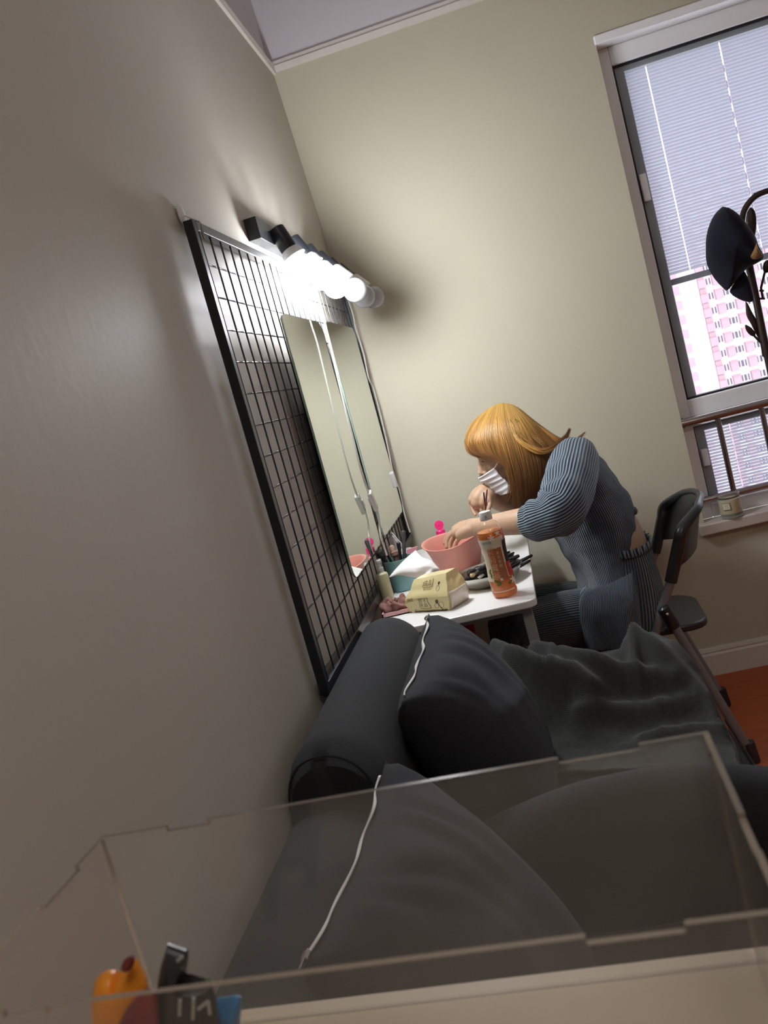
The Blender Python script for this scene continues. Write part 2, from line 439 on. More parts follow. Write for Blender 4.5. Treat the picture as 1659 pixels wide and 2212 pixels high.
# ---- the apartment block across the street
bt = thing('apartment_building', 'pale high-rise with pink balconies seen through the window', 'building', (150, 195, -80))
BY = 190.0
M_fac = mat('facade_white', (0.85, 0.80, 0.83), 0.8, var=0.04)
M_pink = mat('balcony_pink', (0.52, 0.31, 0.34), 0.8, var=0.05)
M_pale = mat('facade_pale_pink', (0.62, 0.50, 0.53), 0.8)
M_winb = mat('facade_window', (0.16, 0.13, 0.18), 0.5)
mb = MB(); mb.bb(22, 140, BY, BY+22, -85, 75); mb.build('facade', M_fac, bt, smooth=False)
FLOOR_H = 3.0
cols = []
for px, w, kind in ((1483, 1.1, 0), (1541, 1.5, 1), (1573, 1.5, 2), (1615, 1.6, 2), (1657, 1.6, 2), (1699, 1.6, 2)):
    cols.append((PY(px, 735, BY).x, w, kind))
zs = [k*FLOOR_H-42 for k in range(30)]
rest = MB(); wrest = MB(); nw_ = 0
for x, w, kind in cols:
    for z in zs:
        seen = -19 < z < 9
        mb = MB() if seen else rest
        if kind == 2:
            mb.bb(x-w/2, x+w/2, BY-1.2, BY, z, z+2.0); mb.bb(x-w/2-0.1, x+w/2+0.1, BY-1.4, BY, z+1.95, z+2.1)
        else:
            mb.bb(x-w/2, x+w/2, BY-0.8, BY, z, z+1.7); mb.bb(x-w/2*0.9, x+w/2*0.9, BY-0.4, BY, z+1.7, z+2.8)
        if seen: mb.build('balcony', M_pink, bt, smooth=False)
        for sg in (-1, 1):
            for k in (1, 2):
                if kind != 2 and k == 2: continue
                xx = x+sg*(w/2+0.75*k+0.2)
                wb = wrest
                if seen and nw_ < 100: wb = MB(); nw_ += 1
                wb.bb(xx-0.12, xx+0.12, BY-0.1, BY+0.1, z+0.4, z+1.7)
                if wb is not wrest: wb.build('window', M_winb, bt, smooth=False)
rest.build('balcony_field', M_pink, bt, smooth=False)['kind'] = 'stuff'; wrest.build('window_field', M_winb, bt, smooth=False)['kind'] = 'stuff'
x = PY(1505, 735, BY).x
mb = MB(); mb.bb(x-2.4, x+2.4, BY-0.5, BY, -60, 18); mb.build('stair_panel', M_pale, bt, smooth=False)

# ================================================================== WALL GRID WITH MIRRORS AND LAMPS
GX = -0.4615           # front plane of the grid frame
GY0, GY1, GZ0, GZ1 = 1.532, 3.07, 0.745, 1.644
gp = thing('mesh_wall_panel', 'black metal grid panel in a square frame hung on the left wall', 'wall panel', (GX, 2.3, GZ0))
B = 0.018
for nm, a in (('frame_post', (GX-B, GX, GY0, GY0+B, GZ0, GZ1)), ('frame_post', (GX-B, GX, GY1-B, GY1, GZ0, GZ1)),
              ('frame_rail', (GX-B, GX, GY0+B, GY1-B, GZ1-B, GZ1)), ('frame_rail', (GX-B, GX, GY0+B, GY1-B, GZ0-0.01, GZ0+B))):
    mb = MB(); mb.bb(*a); mb.build(nm, M_black, gp, smooth=False, bevel=0.0012)
mb = MB()
y = GY0+0.034
while y < GY1-0.02:
    mb.tube([(GX-0.005, y, GZ0+0.005), (GX-0.005, y, GZ1-0.008)], 0.0018, 8); y += 0.0608
for k in range(14):
    z = 1.571-0.0608*k
    mb.tube([(GX-0.009, GY0+0.012, z), (GX-0.009, GY1-0.012, z)], 0.0018, 8)
mb.build('wire_grid', M_black, gp)
# adhesive hook + wire loop at its corner
hk = thing('adhesive_hook', 'white adhesive wall hook holding the near top corner of the grid', 'hook', (XL, 1.55, 1.63))
c = PX(392, 464, XL+0.006)
mb = MB(); mb.sphere(c, (0.006, 0.014, 0.02), 12); mb.build('pad', M_white_pl, hk)
c2 = PX(436, 497, GX+0.004)
mb = MB(); pts = [c2+Vector((0, 0.004*math.cos(a), 0.016*math.sin(a))) for a in [i*2*math.pi/16 for i in range(17)]]
mb.tube(pts, 0.0012, 6, caps=False); mb.tube([c2+Vector((0, 0, 0.015)), (XL+0.012, c2.y-0.01, c2.z+0.03), c], 0.0012, 6); mb.build('wire_loop', M_chrome, hk)
# mirrors
MX = GX+0.014
def mirror(y0, y1, z0, z1, label, top_tilt=0.0):
    t = thing('mirror', label, 'mirror', (GX, (y0+y1)/2, z0), 'frameless mirrors on the grid')
    r = 0.03; poly = []
    for cy, cz, a0 in ((y1-r, z1-r, 0), (y0+r, z1-r, 90), (y0+r, z0+r, 180), (y1-r, z0+r, 270)):
        for k in range(7):
            a = math.radians(a0+15*k); poly.append((cy+r*math.cos(a), cz+r*math.sin(a)))
    mb = MB(); mb.extrude(poly, 0.0006, lambda a, b, t_: (MX-t_, a, b)); mb.build('mirror_glass', M_mirror, t, smooth=False)
    mb = MB(); mb.extrude(poly, 0.004, lambda a, b, t_: (MX-0.0008-t_, a, b)); mb.build('glass_edge', mat('glass_edge_green', (0.35, 0.48, 0.42), 0.2), t, smooth=False)
    mb = MB(); mb.bb(MX-0.007, MX-0.005, y0+0.01, y1-0.01, z0+0.01, z1-0.01)
    for yy in (y0+0.08, y1-0.08):
        mb.bb(GX-0.002, MX-0.007, yy-0.02, yy+0.02, z0+0.1, z0+0.14); mb.bb(GX-0.002, MX-0.007, yy-0.02, yy+0.02, z1-0.14, z1-0.1)
    mb.build('backing', M_black_m, t, smooth=False)
    return t
y0 = PX(605.7, 676, MX).y
mirror(y0, 2.375, PX(769, 1250, MX).z, PX(605.7, 676, MX).z, 'nearer rectangular mirror on the grid, reflecting the pink bottle')
mirror(2.445, 2.925, 0.868, 1.506, 'farther rectangular mirror on the grid, beside the room corner')

# vanity lamps
M_lit = mat('bulb_lit', (1, 1, 1), 0.4, emit=(0.93, 0.96, 1.0), estr=BULB_L)
M_unlit = mat('bulb_frosted_unlit', (0.42, 0.43, 0.46), 0.25, trans=0.0, coat=0.3)
M_ferr = mat('bulb_collar', (0.75, 0.74, 0.72), 0.3)
bulb_px = [((652, 579), 2.14), ((695, 594), 2.31), ((723.5, 613.6), 2.48), ((764.8, 624.5), 2.64), ((784, 638.6), 2.80), ((805, 640.7), 2.96)]
def vanity(idx, ybar0, ybar1, lit, label):
    t = thing('vanity_light', label, 'wall lamp', (XL, (ybar0+ybar1)/2, 1.68), 'three-bulb lamps over the mirrors')
    mb = MB(); mb.bb(XL, XL+0.03, ybar0, ybar1, 1.680, 1.730); mb.build('backplate', M_black, t, smooth=False, bevel=0.001)
    for i in idx:
        (px, py), Y = bulb_px[i]; c = PY(px, py, Y)
        s0 = Vector((XL+0.045, Y, 1.706))
        ax = (c-s0).normalized()
        arm = MB(); arm.tube([(XL+0.028, Y, 1.705), (XL+0.05, Y, 1.708)], 0.007, 12)
        arm.build('swivel_arm', M_chrome, t)
        mb = MB(); mb.lathe([(0.018, 0), (0.0215, 0.003), (0.0215, 0.058), (0.0205, 0.06)], s0-ax*0.012, ax, 28)
        so = mb.build('socket', M_black, t)
        mb = MB(); d = (c-s0).length-0.012
        mb.lathe([(0.0185, 0.046), (0.0195, 0.060), (0.026, 0.068), (0.030, d-0.008)], s0-ax*0.012, ax, 28)
        mb.build('bulb_collar', M_ferr, so)
        mb = MB(); mb.sphere(c+ax*0.004, 0.0365, 16); mb.build('bulb', M_lit if lit else M_unlit, so)
    return t
vanity((0, 1, 2), 2.012, 2.54, True, 'black wall lamp with three glowing white globe bulbs')
vanity((3, 4, 5), 2.56, 3.04, False, 'black wall lamp with three unlit globe bulbs near the corner')
# power cables with inline switches
M_cable = mat('clear_cable', (0.62, 0.60, 0.55), 0.25, var=0.15, vscale=300, metal=0.2)
M_switch = mat('clear_switch', (0.80, 0.80, 0.80), 0.15, trans=0.4)
def cable(pts, swi, label, r=0.0024):
    t = thing('power_cable', label, 'cable', pts[-1], 'lamp cables')
    P = cr([tuple(p) for p in pts], 60)
    mb = MB(); mb.tube(P, r, 8); mb.tube([(p[0]+0.001, p[1]+0.005+0.002*math.sin(i*0.6), p[2]) for i, p in enumerate(P)], r*0.9, 8)
    mb.build('wire', M_cable, t)
    a, b = swi
    a, b = Vector(a), Vector(b); mb = MB(); mid = (a+b)/2; d = (b-a); L = d.length
    Rm = d.to_track_quat('Z', 'Y').to_matrix()
    mb.box(mid, (0.013, 0.02, L), Rm); mb.box(mid+Rm@Vector((0.008, 0, 0)), (0.006, 0.010, L*0.4), Rm); mb.build('inline_switch', M_switch, t, bevel=0.004)
CX = MX+0.016
cable([(XL+0.03, 2.50, 1.69), PX(690, 655, CX), PX(711, 740, CX), PX(735, 840, CX), PX(757, 930, CX), PX(778, 1010, CX), PX(795, 1062, CX),
       PX(808, 1085, CX), PX(818, 1120, CX), PX(822, 1160, CX), PX(835, 1200, CX)], (PX(797, 1063, CX+0.002), PX(813, 1100, CX+0.002)),
      'clear lamp cable with inline switch hanging between the two mirrors')
CX2 = GX+0.012
cable([(XL+0.03, 3.0, 1.69), PX(759, 670, CX2), PX(768, 710, CX2), PX(785, 765, CX2), PX(795, 815, CX2), PX(806, 840, CX2), PX(822, 900, CX2),
       PX(838, 970, CX2), PX(848, 1020, CX2), PX(860, 1052, CX2), PX(866, 1075, CX2), PX(873, 1110, CX2), PX(885, 1150, CX2)],
      (PX(846, 1020, CX2+0.004), PX(856, 1050, CX2+0.004)), 'clear lamp cable with inline switch hanging beyond the farther mirror', 0.0019)
# ================================================================== TABLE
TZ = 0.714; TX0, TX1, TY0, TY1 = -0.452, -0.056, 1.985, 2.97
tb = thing('folding_table', 'small white folding table with rounded corners and grey legs by the mirrors', 'table', ((TX0+TX1)/2, 2.45, 0))
def rrect(x0, x1, y0, y1, r, n=6):
    P = []
    for cx_, cy_, a0 in ((x1-r, y1-r, 0), (x0+r, y1-r, 90), (x0+r, y0+r, 180), (x1-r, y0+r, 270)):
        for k in range(n+1):
            a = math.radians(a0+90*k/n); P.append((cx_+r*math.cos(a), cy_+r*math.sin(a)))
    return P
mb = MB(); mb.extrude(rrect(TX0, TX1, TY0, TY1, 0.022), 0.018, lambda a, b, t: (a, b, TZ-0.018+t)); mb.build('tabletop', M_tablew, tb, smooth=False, bevel=0.003)
lx0, lx1, ly0, ly1 = TX0+0.035, -0.085, TY0+0.05, TY1-0.08
for lx, s in ((lx0, 0), (lx1, 0)):
    for ly in (ly0, ly1):
        mb = MB(); mb.box((lx, ly, (TZ-0.018)/2), (0.026, 0.012, TZ-0.018)); mb.build('leg', M_tableleg, tb, smooth=False, bevel=0.002)
for ly in (ly0, ly1):
    mb = MB(); mb.bb(lx0, lx1, ly-0.006, ly+0.006, 0.515, 0.53); mb.build('crossbar', M_tableleg, tb, smooth=False)
mb = MB(); mb.bb(TX0+0.02, TX1-0.02, TY0+0.03, TY1-0.04, TZ-0.034, TZ-0.018); mb.build('under_frame', M_tableleg, tb, smooth=False)

# ---------------- tea bottle
bp = PZ(1093, 1288, TZ); bx, by = bp.x, bp.y+0.012
bo = thing('tea_bottle', 'clear plastic bottle of orange tea with a white cap at the table corner', 'bottle', (bx, by, TZ))
H = 0.213
pr = [(0.024, 0.0), (0.0300, 0.004), (0.0318, 0.012), (0.0305, 0.020), (0.0318, 0.030), (0.0318, 0.048), (0.0300, 0.062), (0.0285, 0.085), (0.0285, 0.115),
      (0.0300, 0.130), (0.0322, 0.142), (0.0322, 0.158), (0.0290, 0.172), (0.0215, 0.184), (0.0145, 0.190), (0.0130, 0.194), (0.0130, 0.200)]
def bottle_r(h):
    for (r0, h0), (r1, h1) in zip(pr, pr[1:]):
        if h0 <= h <= h1: return r0+(r1-r0)*(h-h0)/(h1-h0)
    return pr[-1][0]
M_tea = mat('orange_tea', (0.95, 0.30, 0.05), 0.15, trans=0.5, ior=1.33)
M_pet = glassy('clear_plastic', (1, 0.98, 0.96), 0.04)
mb = MB(); mb.lathe([(max(r-0.0012, 0.001), h+0.0012) for r, h in cr(pr, 50) if h < 0.1655], (bx, by, TZ), n=40); mb.build('tea', M_tea, bo)
mb = MB(); mb.lathe(cr(pr, 60), (bx, by, TZ), n=40, caps=False); mb.build('shell', M_pet, bo)
mb = MB(); mb.lathe([(0.0148, 0.193), (0.0152, 0.195), (0.0152, 0.211), (0.0140, 0.2135)], (bx, by, TZ), n=40); mb.build('cap', M_white_pl, bo)
mb = MB()
A0 = math.atan2(-by, -bx)           # angle on the bottle that faces the camera position
def on_bottle(a, h, off=0.0006):
    r = bottle_r(h)+off; t = A0 + a/0.0305
    return (bx+r*math.cos(t), by+r*math.sin(t), TZ+h)
def patch(mb, a0, a1, h0, h1, mi, off, na=12, nh=10):
    mb.grid([[on_bottle(a0+(a1-a0)*i/na, h0+(h1-h0)*j/nh, off) for i in range(na+1)] for j in range(nh+1)], mi=mi)
lm = [mat('label_cream', (0.70, 0.60, 0.45), 0.4), mat('label_brown', (0.36, 0.12, 0.05), 0.4), mat('label_orange', (0.62, 0.16, 0.03), 0.4),
      mat('label_red', (0.50, 0.04, 0.02), 0.4), mat('label_glyph', (0.62, 0.52, 0.36), 0.4), mat('label_dark', (0.03, 0.02, 0.015), 0.4),
      mat('label_leaf', (0.10, 0.16, 0.03), 0.5), mat('label_teal', (0.02, 0.22, 0.24), 0.5), mat('label_white', (0.85, 0.82, 0.72), 0.4)]
patch(mb, -0.047, -0.019, 0.045, 0.150, 0, 0.0006); patch(mb, -0.019, 0.030, 0.125, 0.150, 0, 0.0006)
patch(mb, -0.019, -0.002, 0.045, 0.125, 2, 0.0006); patch(mb, -0.002, 0.018, 0.045, 0.125, 1, 0.0006)
patch(mb, 0.018, 0.023, 0.05, 0.125, 0, 0.0006); patch(mb, 0.023, 0.047, 0.085, 0.14, 5, 0.0006); patch(mb, 0.020, 0.046, 0.052, 0.085, 3, 0.0008)
def blob(cx_, cz_, rx, rz, rot, mi, off=0.0011):
    b = len(mb.v); n = 14; mb.v.append(Vector(on_bottle(cx_, cz_, off)))
    for k in range(n):
        t = 2*math.pi*k/n; x = rx*math.cos(t); z = rz*math.sin(t)
        mb.v.append(Vector(on_bottle(cx_+x*math.cos(rot)-z*math.sin(rot), cz_+x*math.sin(rot)+z*math.cos(rot), off)))
    for k in range(n): mb.face((b, b+1+k, b+1+(k+1) % n), None, mi)
for fx, fz, s, mi in ((0.000, 0.152, 0.007, 8), (0.016, 0.160, 0.006, 8), (0.024, 0.149, 0.005, 8), (0.0, 0.048, 0.0035, 8), (0.028, 0.040, 0.008, 8), (0.033, 0.033, 0.006, 8)):
    for k in range(5): 
        a = 2*math.pi*k/5+0.3; blob(fx+s*0.6*math.cos(a), fz+s*0.6*math.sin(a), s*0.62, s*0.24, a, mi)
for lx_, lz_, r_ in ((-0.008, 0.038, 0.4), (-0.012, 0.045, -0.5), (0.018, 0.036, 0.3), (-0.026, 0.07, 1.2), (-0.024, 0.060, 1.6)): blob(lx_, lz_, 0.007, 0.003, r_, 6)
for i, ch in enumerate('茉莉蜜茶'):
    add_text(mb, ch, 0.0200, lambda x, y, i=i: on_bottle(-0.014+0.0015*i+x*1.05, 0.118-0.0205*i+y, 0.0014), 4)
for i, ch in enumerate('茉莉香甜'):
    add_text(mb, ch, 0.0085, lambda x, y, i=i: on_bottle(0.006+x, 0.112-0.0105*i+y, 0.0014), 4)
add_text(mb, '康师傅', 0.0075, lambda x, y: on_bottle(-0.014+x, 0.141+y, 0.0016), 7)
add_text(mb, '5', 0.012, lambda x, y: on_bottle(0.033+x, 0.074+y, 0.0016), 8)
for k in range(22): patch(mb, -0.03+0.0026*k, -0.03+0.0026*k+0.0016, 0.0165, 0.0195, 8, 0.0012, 1, 1)
for k in range(4): patch(mb, -0.004+0.002*k, -0.003+0.002*k, 0.198, 0.205, 7, 0.0025, 1, 1)
mb.build('label', lm, bo, smooth=False, recalc=False)

# ---------------- steel bowl of brushes
bc = PZ(1062, 1262, TZ); bcx, bcy = bc.x-0.002, bc.y+0.02
bw = MB(); prof = [(0.040, 0.0), (0.062, 0.002), (0.078, 0.012), (0.088, 0.03), (0.092, 0.036), (0.090, 0.036), (0.085, 0.030), (0.074, 0.014), (0.058, 0.006), (0.001, 0.005)]
bw.lathe(prof, (bcx, bcy, TZ+0.0005), n=48); o = bw.build('steel_bowl', mat('brushed_steel', (0.55, 0.54, 0.50), 0.28, metal=1.0), autosmooth=60)
tag(o, 'shallow stainless steel bowl heaped with makeup brushes', 'bowl')
M_hand_b = mat('brush_handle_black', (0.010, 0.010, 0.013), 0.3)
M_hand_o = mat('brush_handle_orange', (0.75, 0.32, 0.06), 0.35)
M_fer_b = mat('ferrule_grey', (0.35, 0.33, 0.33), 0.3, metal=0.8)
M_fer_w = mat('ferrule_pale', (0.70, 0.68, 0.62), 0.3, metal=0.3)
M_br_d = mat('bristle_dark', (0.03, 0.02, 0.02), 0.9); M_br_t = mat('bristle_tan', (0.65, 0.48, 0.28), 0.9)
def brush(a, b, r, hm, fm, bm_, label, group, wide=1.0, name='makeup_brush'):
    a, b = Vector(a), Vector(b); d = (b-a); L = d.length; ax = d/L
    t = thing(name, label, 'brush', a, group)
    mb = MB(); mb.lathe([(r*0.55, 0), (r*0.8, 0.004), (r, L*0.25), (r*0.9, L*0.55), (r*0.75, L*0.7)], a, ax, 14); mb.build('handle', hm, t)
    mb = MB(); mb.lathe([(r*0.8, L*0.68), (r*0.85, L*0.72), (r*0.9*wide, L*0.85)], a, ax, 14); mb.build('ferrule', fm, t)
    mb = MB(); mb.lathe([(r*0.85*wide, L*0.84), (r*1.25*wide, L*0.92), (r*0.9*wide, L*0.98), (r*0.2, L)], a, ax, 14); mb.build('bristles', bm_, t)
    return t
zb = TZ+0.045
brush(PY(1150, 1199, bcy+0.02), PY(1052, 1252, bcy-0.01), 0.0052, M_hand_b, M_fer_b, M_br_d, 'thick black-handled brush reaching farthest right out of the bowl, upper one', 'brushes in the steel bowl', 1.2)
brush(PY(1146, 1210, bcy), PY(1040, 1270, bcy-0.03), 0.0048, M_hand_b, M_fer_b, M_br_d, 'black-handled brush reaching right out of the bowl, just under the farthest one', 'brushes in the steel bowl', 1.2)
brush(PY(1122, 1200, bcy+0.05), PY(1030, 1240, bcy+0.04), 0.0062, M_hand_b, M_fer_b, M_br_d, 'stout black brush end showing at the right behind the bottle', 'brushes in the steel bowl', 1.1)
brush(PY(1108, 1198, bcy+0.07), PY(1035, 1250, bcy+0.03), 0.0058, M_hand_b, M_fer_b, M_br_d, 'stout black brush end just right of the bottle shoulder', 'brushes in the steel bowl', 1.1)
brush(PY(1112, 1232, bcy-0.03), PY(1030, 1268, bcy-0.05), 0.0055, M_hand_b, M_fer_w, M_br_d, 'black brush lying low in the bowl with a pale ferrule', 'brushes in the steel bowl', 1.0)
brush(PY(1060, 1206, bcy+0.05), PY(1013, 1243, bcy+0.01), 0.0032, M_hand_o, M_hand_o, M_br_d, 'slim brush with an orange handle', 'brushes in the steel bowl', 1.0)
brush(PY(1075, 1200, bcy), PY(1016, 1246, bcy-0.04), 0.0042, M_hand_b, M_fer_b, M_br_t, 'brush with a grey ferrule and a rounded tan tip', 'brushes in the steel bowl', 1.25)
brush(PY(1090, 1205, bcy+0.01), PY(1022, 1258, bcy-0.045), 0.0045, M_hand_b, M_fer_w, M_br_d, 'black brush with a long cream ferrule', 'brushes in the steel bowl', 1.1)
rr = random.Random(3)
for k in range(30):
    px = 1003+rr.random()*30; py = 1228+rr.random()*32
    brush(PY(px+78, py-26-rr.random()*14, bcy+0.02*rr.random()), PY(px, py, bcy-0.04+0.06*rr.random()), 0.0036+0.0012*rr.random(), M_hand_b, rr.choice((M_hand_b, M_hand_b, M_fer_b)), M_br_d,
          'black makeup brush lying buried in the pile of the steel bowl', 'brushes buried in the steel bowl', 1.05)

# ---------------- pink basin
M_basin = mat('basin_pink', (0.60, 0.26, 0.21), 0.45, var=0.03, sss=0.1)
pc = PZ(968, 1232, TZ); pcx, pcy = -0.264, 2.53
zr = 0.090
mb = MB(); n = 56
def basin_ring(rx, ry, z, wav=0.0):
    out = []
    for k in range(n):
        a = 2*math.pi*k/n
        w_ = wav*(0.005*math.cos(2*a+0.4)+0.004*math.cos(a-0.8)) 
        e = math.exp(-((a-0.08+math.pi) % (2*math.pi)-math.pi)**2/0.08)*0.006*wav
        out.append(Vector((pcx+(rx+e)*math.cos(a), pcy+ry*math.sin(a), TZ+z+w_)))
    return out
mb.loft([basin_ring(0.058, 0.086, 0.0), basin_ring(0.063, 0.092, 0.003), basin_ring(0.069, 0.100, 0.02), basin_ring(0.078, 0.110, 0.055), basin_ring(0.090, 0.119, zr-0.004, 1), basin_ring(0.095, 0.123, zr-0.002, 1),
         basin_ring(0.096, 0.124, zr+0.001, 1), basin_ring(0.093, 0.121, zr+0.002, 1), basin_ring(0.088, 0.117, zr-0.003, 1), basin_ring(0.076, 0.108, 0.055), basin_ring(0.067, 0.098, 0.02), basin_ring(0.060, 0.088, 0.006), basin_ring(0.002, 0.002, 0.005)])
o = mb.build('pink_basin', M_basin, autosmooth=70); tag(o, 'pink plastic basin on the table with the left hand inside it', 'basin')

# ---------------- pink lotion bottle behind the basin (also seen in the mirror)
lb = PY(952, 1150, 2.80); lx_, ly_ = lb.x, 2.80
pk = thing('lotion_bottle', 'pink translucent bottle with an open magenta flip cap behind the basin', 'bottle', (lx_, ly_, TZ))
mb = MB(); hb = lb.z-TZ-0.012
mb.lathe([(0.016, 0), (0.020, 0.004), (0.021, 0.02), (0.021, hb-0.03), (0.017, hb-0.012), (0.011, hb-0.003), (0.011, hb)], (lx_, ly_, TZ), n=30)
mb.build('bottle_body', mat('pink_translucent', (0.85, 0.35, 0.36), 0.2, trans=0.45), pk)
M_mag = mat('magenta_cap', (0.80, 0.03, 0.20), 0.3)
mb = MB(); mb.lathe([(0.0145, hb-0.002), (0.0150, hb), (0.0150, hb+0.018), (0.0135, hb+0.020)], (lx_, ly_, TZ), n=28); cp = mb.build('cap', M_mag, pk)
mb = MB(); c = Vector((lx_-0.001, ly_+0.012, TZ+hb+0.035)); mb.lathe([(0.0145, 0), (0.0155, 0.003), (0.0150, 0.007), (0.004, 0.007), (0.003, 0.010)], c+Vector((0, 0.004, 0)), (0.1, -1, 0.1), 26)
mb.build('flip_lid', M_mag, cp)

# ---------------- tissue packet
def tp(px, py, dy=0.0, z=None, Y=None): return PY(px, py, Y) if Y else PZ(px, py, z)
M_wrap = mat('tissue_wrap_yellow', (0.78, 0.66, 0.34), 0.3, var=0.06, vscale=25, bump=0.3, bscale=30, coat=0.4)
M_wrap_w = mat('tissue_wrap_clear', (0.66, 0.60, 0.52), 0.25, var=0.08, coat=0.3)
M_ink = mat('packet_ink', (0.12, 0.085, 0.03), 0.6)
M_tissue = mat('tissue_white', (0.82, 0.79, 0.76), 0.8)
pa = PZ(886, 1324, TZ); pb = PZ(971, 1319, TZ); pcn = PZ(1012, 1292, TZ)
tk = thing('tissue_packet', 'soft yellow tissue packet with a white tissue pulled out', 'tissues', ((pa+pcn)/2))
ex = (pb-pa); Lx = ex.length; ex.normalize(); ez = Vector((0, 0, 1)); ey = ez.cross(ex)
dep = 0.088; hh = 0.078
def pk_pt(u, v, w):
    """u along the front face, v back, w up ; crumpled soft pack"""
    q = pa + ex*(u*Lx) + ey*(v*dep) + ez*(w*hh)
    return q
nu, nw = 18, 14
mb = MB()
ringn = []
for j in range(nw+1):
    w = j/nw; ring = []
    # footprint shrinks above mid height
    sh = 0.0 if w < 0.45 else (w-0.45)/0.55
    per = []
    N = 24
    for k in range(N):
        s = k/N*4
        if s < 1: u, v = s, 0
        elif s < 2: u, v = 1, s-1
        elif s < 3: u, v = 3-s, 1
        else: u, v = 0, 4-s
        if u > 0.5: u += 0.0
        uu = 0.5+(u-0.5)*(1.0-0.16*sh) + 0.05*sh; vv = 0.5+(v-0.5)*(1.0-0.50*sh) + 0.10*sh
        uu += -0.05*math.sin(math.pi*min(1, w*1.3))*(1 if u < 0.05 else 0) + 0.10*math.sin(math.pi*min(1, w*1.2))*(1 if u > 0.95 else 0)*(1-abs(v-0.5))
        p = pk_pt(uu, vv, w*(1.0+0.12*u))
        nz = noise.noise(Vector((u*5+1, v*4, w*5)))*0.004 + noise.noise(Vector((u*13, v*9, w*11)))*0.0015
        ctr = pk_pt(0.5, 0.5, w); p += (p-ctr).normalized()*nz*(0.3 if w < 0.05 else 1)
        per.append(p)
    ringn.append(per)
mb.loft(ringn)
tm = mb.build('wrapper', M_wrap, tk, autosmooth=25)
# clear end gusset on the right side
def fr(u, w, off=0.0012): return pk_pt(u, 0.0, w)-ey*off
mb = MB()
G = [[Vector(), ] ]
rowsg = []
for j in range(9):
    w = 0.02+0.50*j/8; row = []
    for i in range(9):
        v = 0.04+0.9*i/8
        u = 1.0 + 0.10*math.sin(math.pi*min(1, w*1.2))*(1-abs(v-0.5)) + 0.03
        row.append(pk_pt(u, v, w*1.12) + ex*(0.002*noise.noise(Vector((v*7, w*7, 3)))))
    rowsg.append(row)
mb.grid(rowsg); mb.build('end_fold', M_wrap_w, tk, recalc=False, solid=0.0006)
# printing, on the front panel
def fp(u, w): 
    sh = 0.0 if w < 0.45 else (w-0.45)/0.55
    uu = 0.5+(u-0.5)*(1.0-0.16*sh)+0.05*sh; vv = 0.5-0.5*(1.0-0.5*sh)+0.10*sh
    q = pk_pt(uu, vv, w*(1.0+0.12*u)); ctr = pk_pt(0.5, 0.5, w)
    nz = noise.noise(Vector((u*5+1, 0, w*5)))*0.004 + noise.noise(Vector((u*13, 0, w*11)))*0.0015
    return q+(q-ctr).normalized()*(nz+0.0016)
mb = MB()
def line(pts, wd):
    P = []
    for k in range(len(pts)-1):
        (u0, w0), (u1, w1) = pts[k], pts[k+1]
        for i in range(6): P.append(fp(u0+(u1-u0)*i/6, w0+(w1-w0)*i/6))
    P.append(fp(*pts[-1])); mb.tube(P, wd, 5)
def boxline(u0, u1, w0, w1): line([(u0, w1), (u0, w0+0.06), (u0+0.05, w0), (u1+0.02, w0), (u1-0.02, (w0+w1)/2), (u1-0.02, w1), (u0, w1)], 0.0005)
boxline(0.30, 0.56, 0.12, 0.44)
for ch, u, w in (('原', 0.36, 0.36), ('木', 0.47, 0.36), ('纯', 0.36, 0.22), ('品', 0.47, 0.22)):
    add_text(mb, ch, 0.0105, lambda x, y, u=u, w=w: fp(u+x/Lx, w+y/hh))
line([(0.36, 0.88), (0.36, 0.72), (0.62, 0.72), (0.62, 0.93)], 0.0006)
for ch, u, w in (('纯', 0.43, 0.82), ('品', 0.54, 0.82)):
    add_text(mb, ch, 0.0125, lambda x, y, u=u, w=w: fp(u+x/Lx, w+y/hh))
add_text(mb, '自然 · 原木纸巾', 0.0042, lambda x, y: fp(0.5+x/Lx, 0.66+y/hh))
add_text(mb, '抽纸', 0.010, lambda x, y: fp(0.10+x/Lx, 0.42+y/hh))
add_text(mb, '400', 0.0048, lambda x, y: fp(0.18+x/Lx, 0.09+y/hh))
# cotton sprig drawing
def circ(u, w, r, fill=False, a0=0, a1=360):
    P = [fp(u+r/Lx*math.cos(math.radians(a)), w+r/hh*math.sin(math.radians(a))) for a in range(a0, a1+1, 24)]
    mb.tube(P, 0.0004, 5)
    if fill:
        b = len(mb.v); mb.v += [fp(u, w)]+P
        for k in range(len(P)-1): mb.face((b, b+1+k, b+2+k))
for (u, w, r, f) in ((0.75, 0.30, 0.0045, True), (0.72, 0.17, 0.0055, False), (0.84, 0.20, 0.0065, False), (0.80, 0.78, 0.003, True), (0.78, 0.66, 0.0055, False)): circ(u, w, r, f)
line([(0.76, 0.26), (0.80, 0.14), (0.85, 0.04)], 0.0010)
b_ = [[fp(0.02+0.94*i/20, 0.005+0.045*j) for i in range(21)] for j in range(2)]
mb.grid(b_)
mb.build('printing', M_ink, tk, smooth=False, recalc=False)
# the tissue sheet pulled out
mb = MB()
c00, c10, c11, c01 = PY(838, 1249, 2.30), PY(930, 1240, 2.26), PY(950, 1228, 2.30), PY(898, 1189, 2.34)
rows = []
for j in range(15):
    v = j/14; row = []
    for i in range(15):
        u = i/14
        p = (c00*(1-u)+c10*u)*(1-v)+(c01*(1-u)+c11*u)*v
        p = p + Vector((0, -0.03, 0.012))*math.sin(math.pi*u)*math.sin(math.pi*v) + Vector((0, 0.006, 0.004))*math.sin(7*u+3*v)
        p.y += 0.004*noise.noise(Vector((u*4, v*4, 1)))
        row.append(p)
    rows.append(row)
mb.grid(rows); mb.build('tissue_sheet', M_tissue, tk, recalc=False, solid=0.0004)

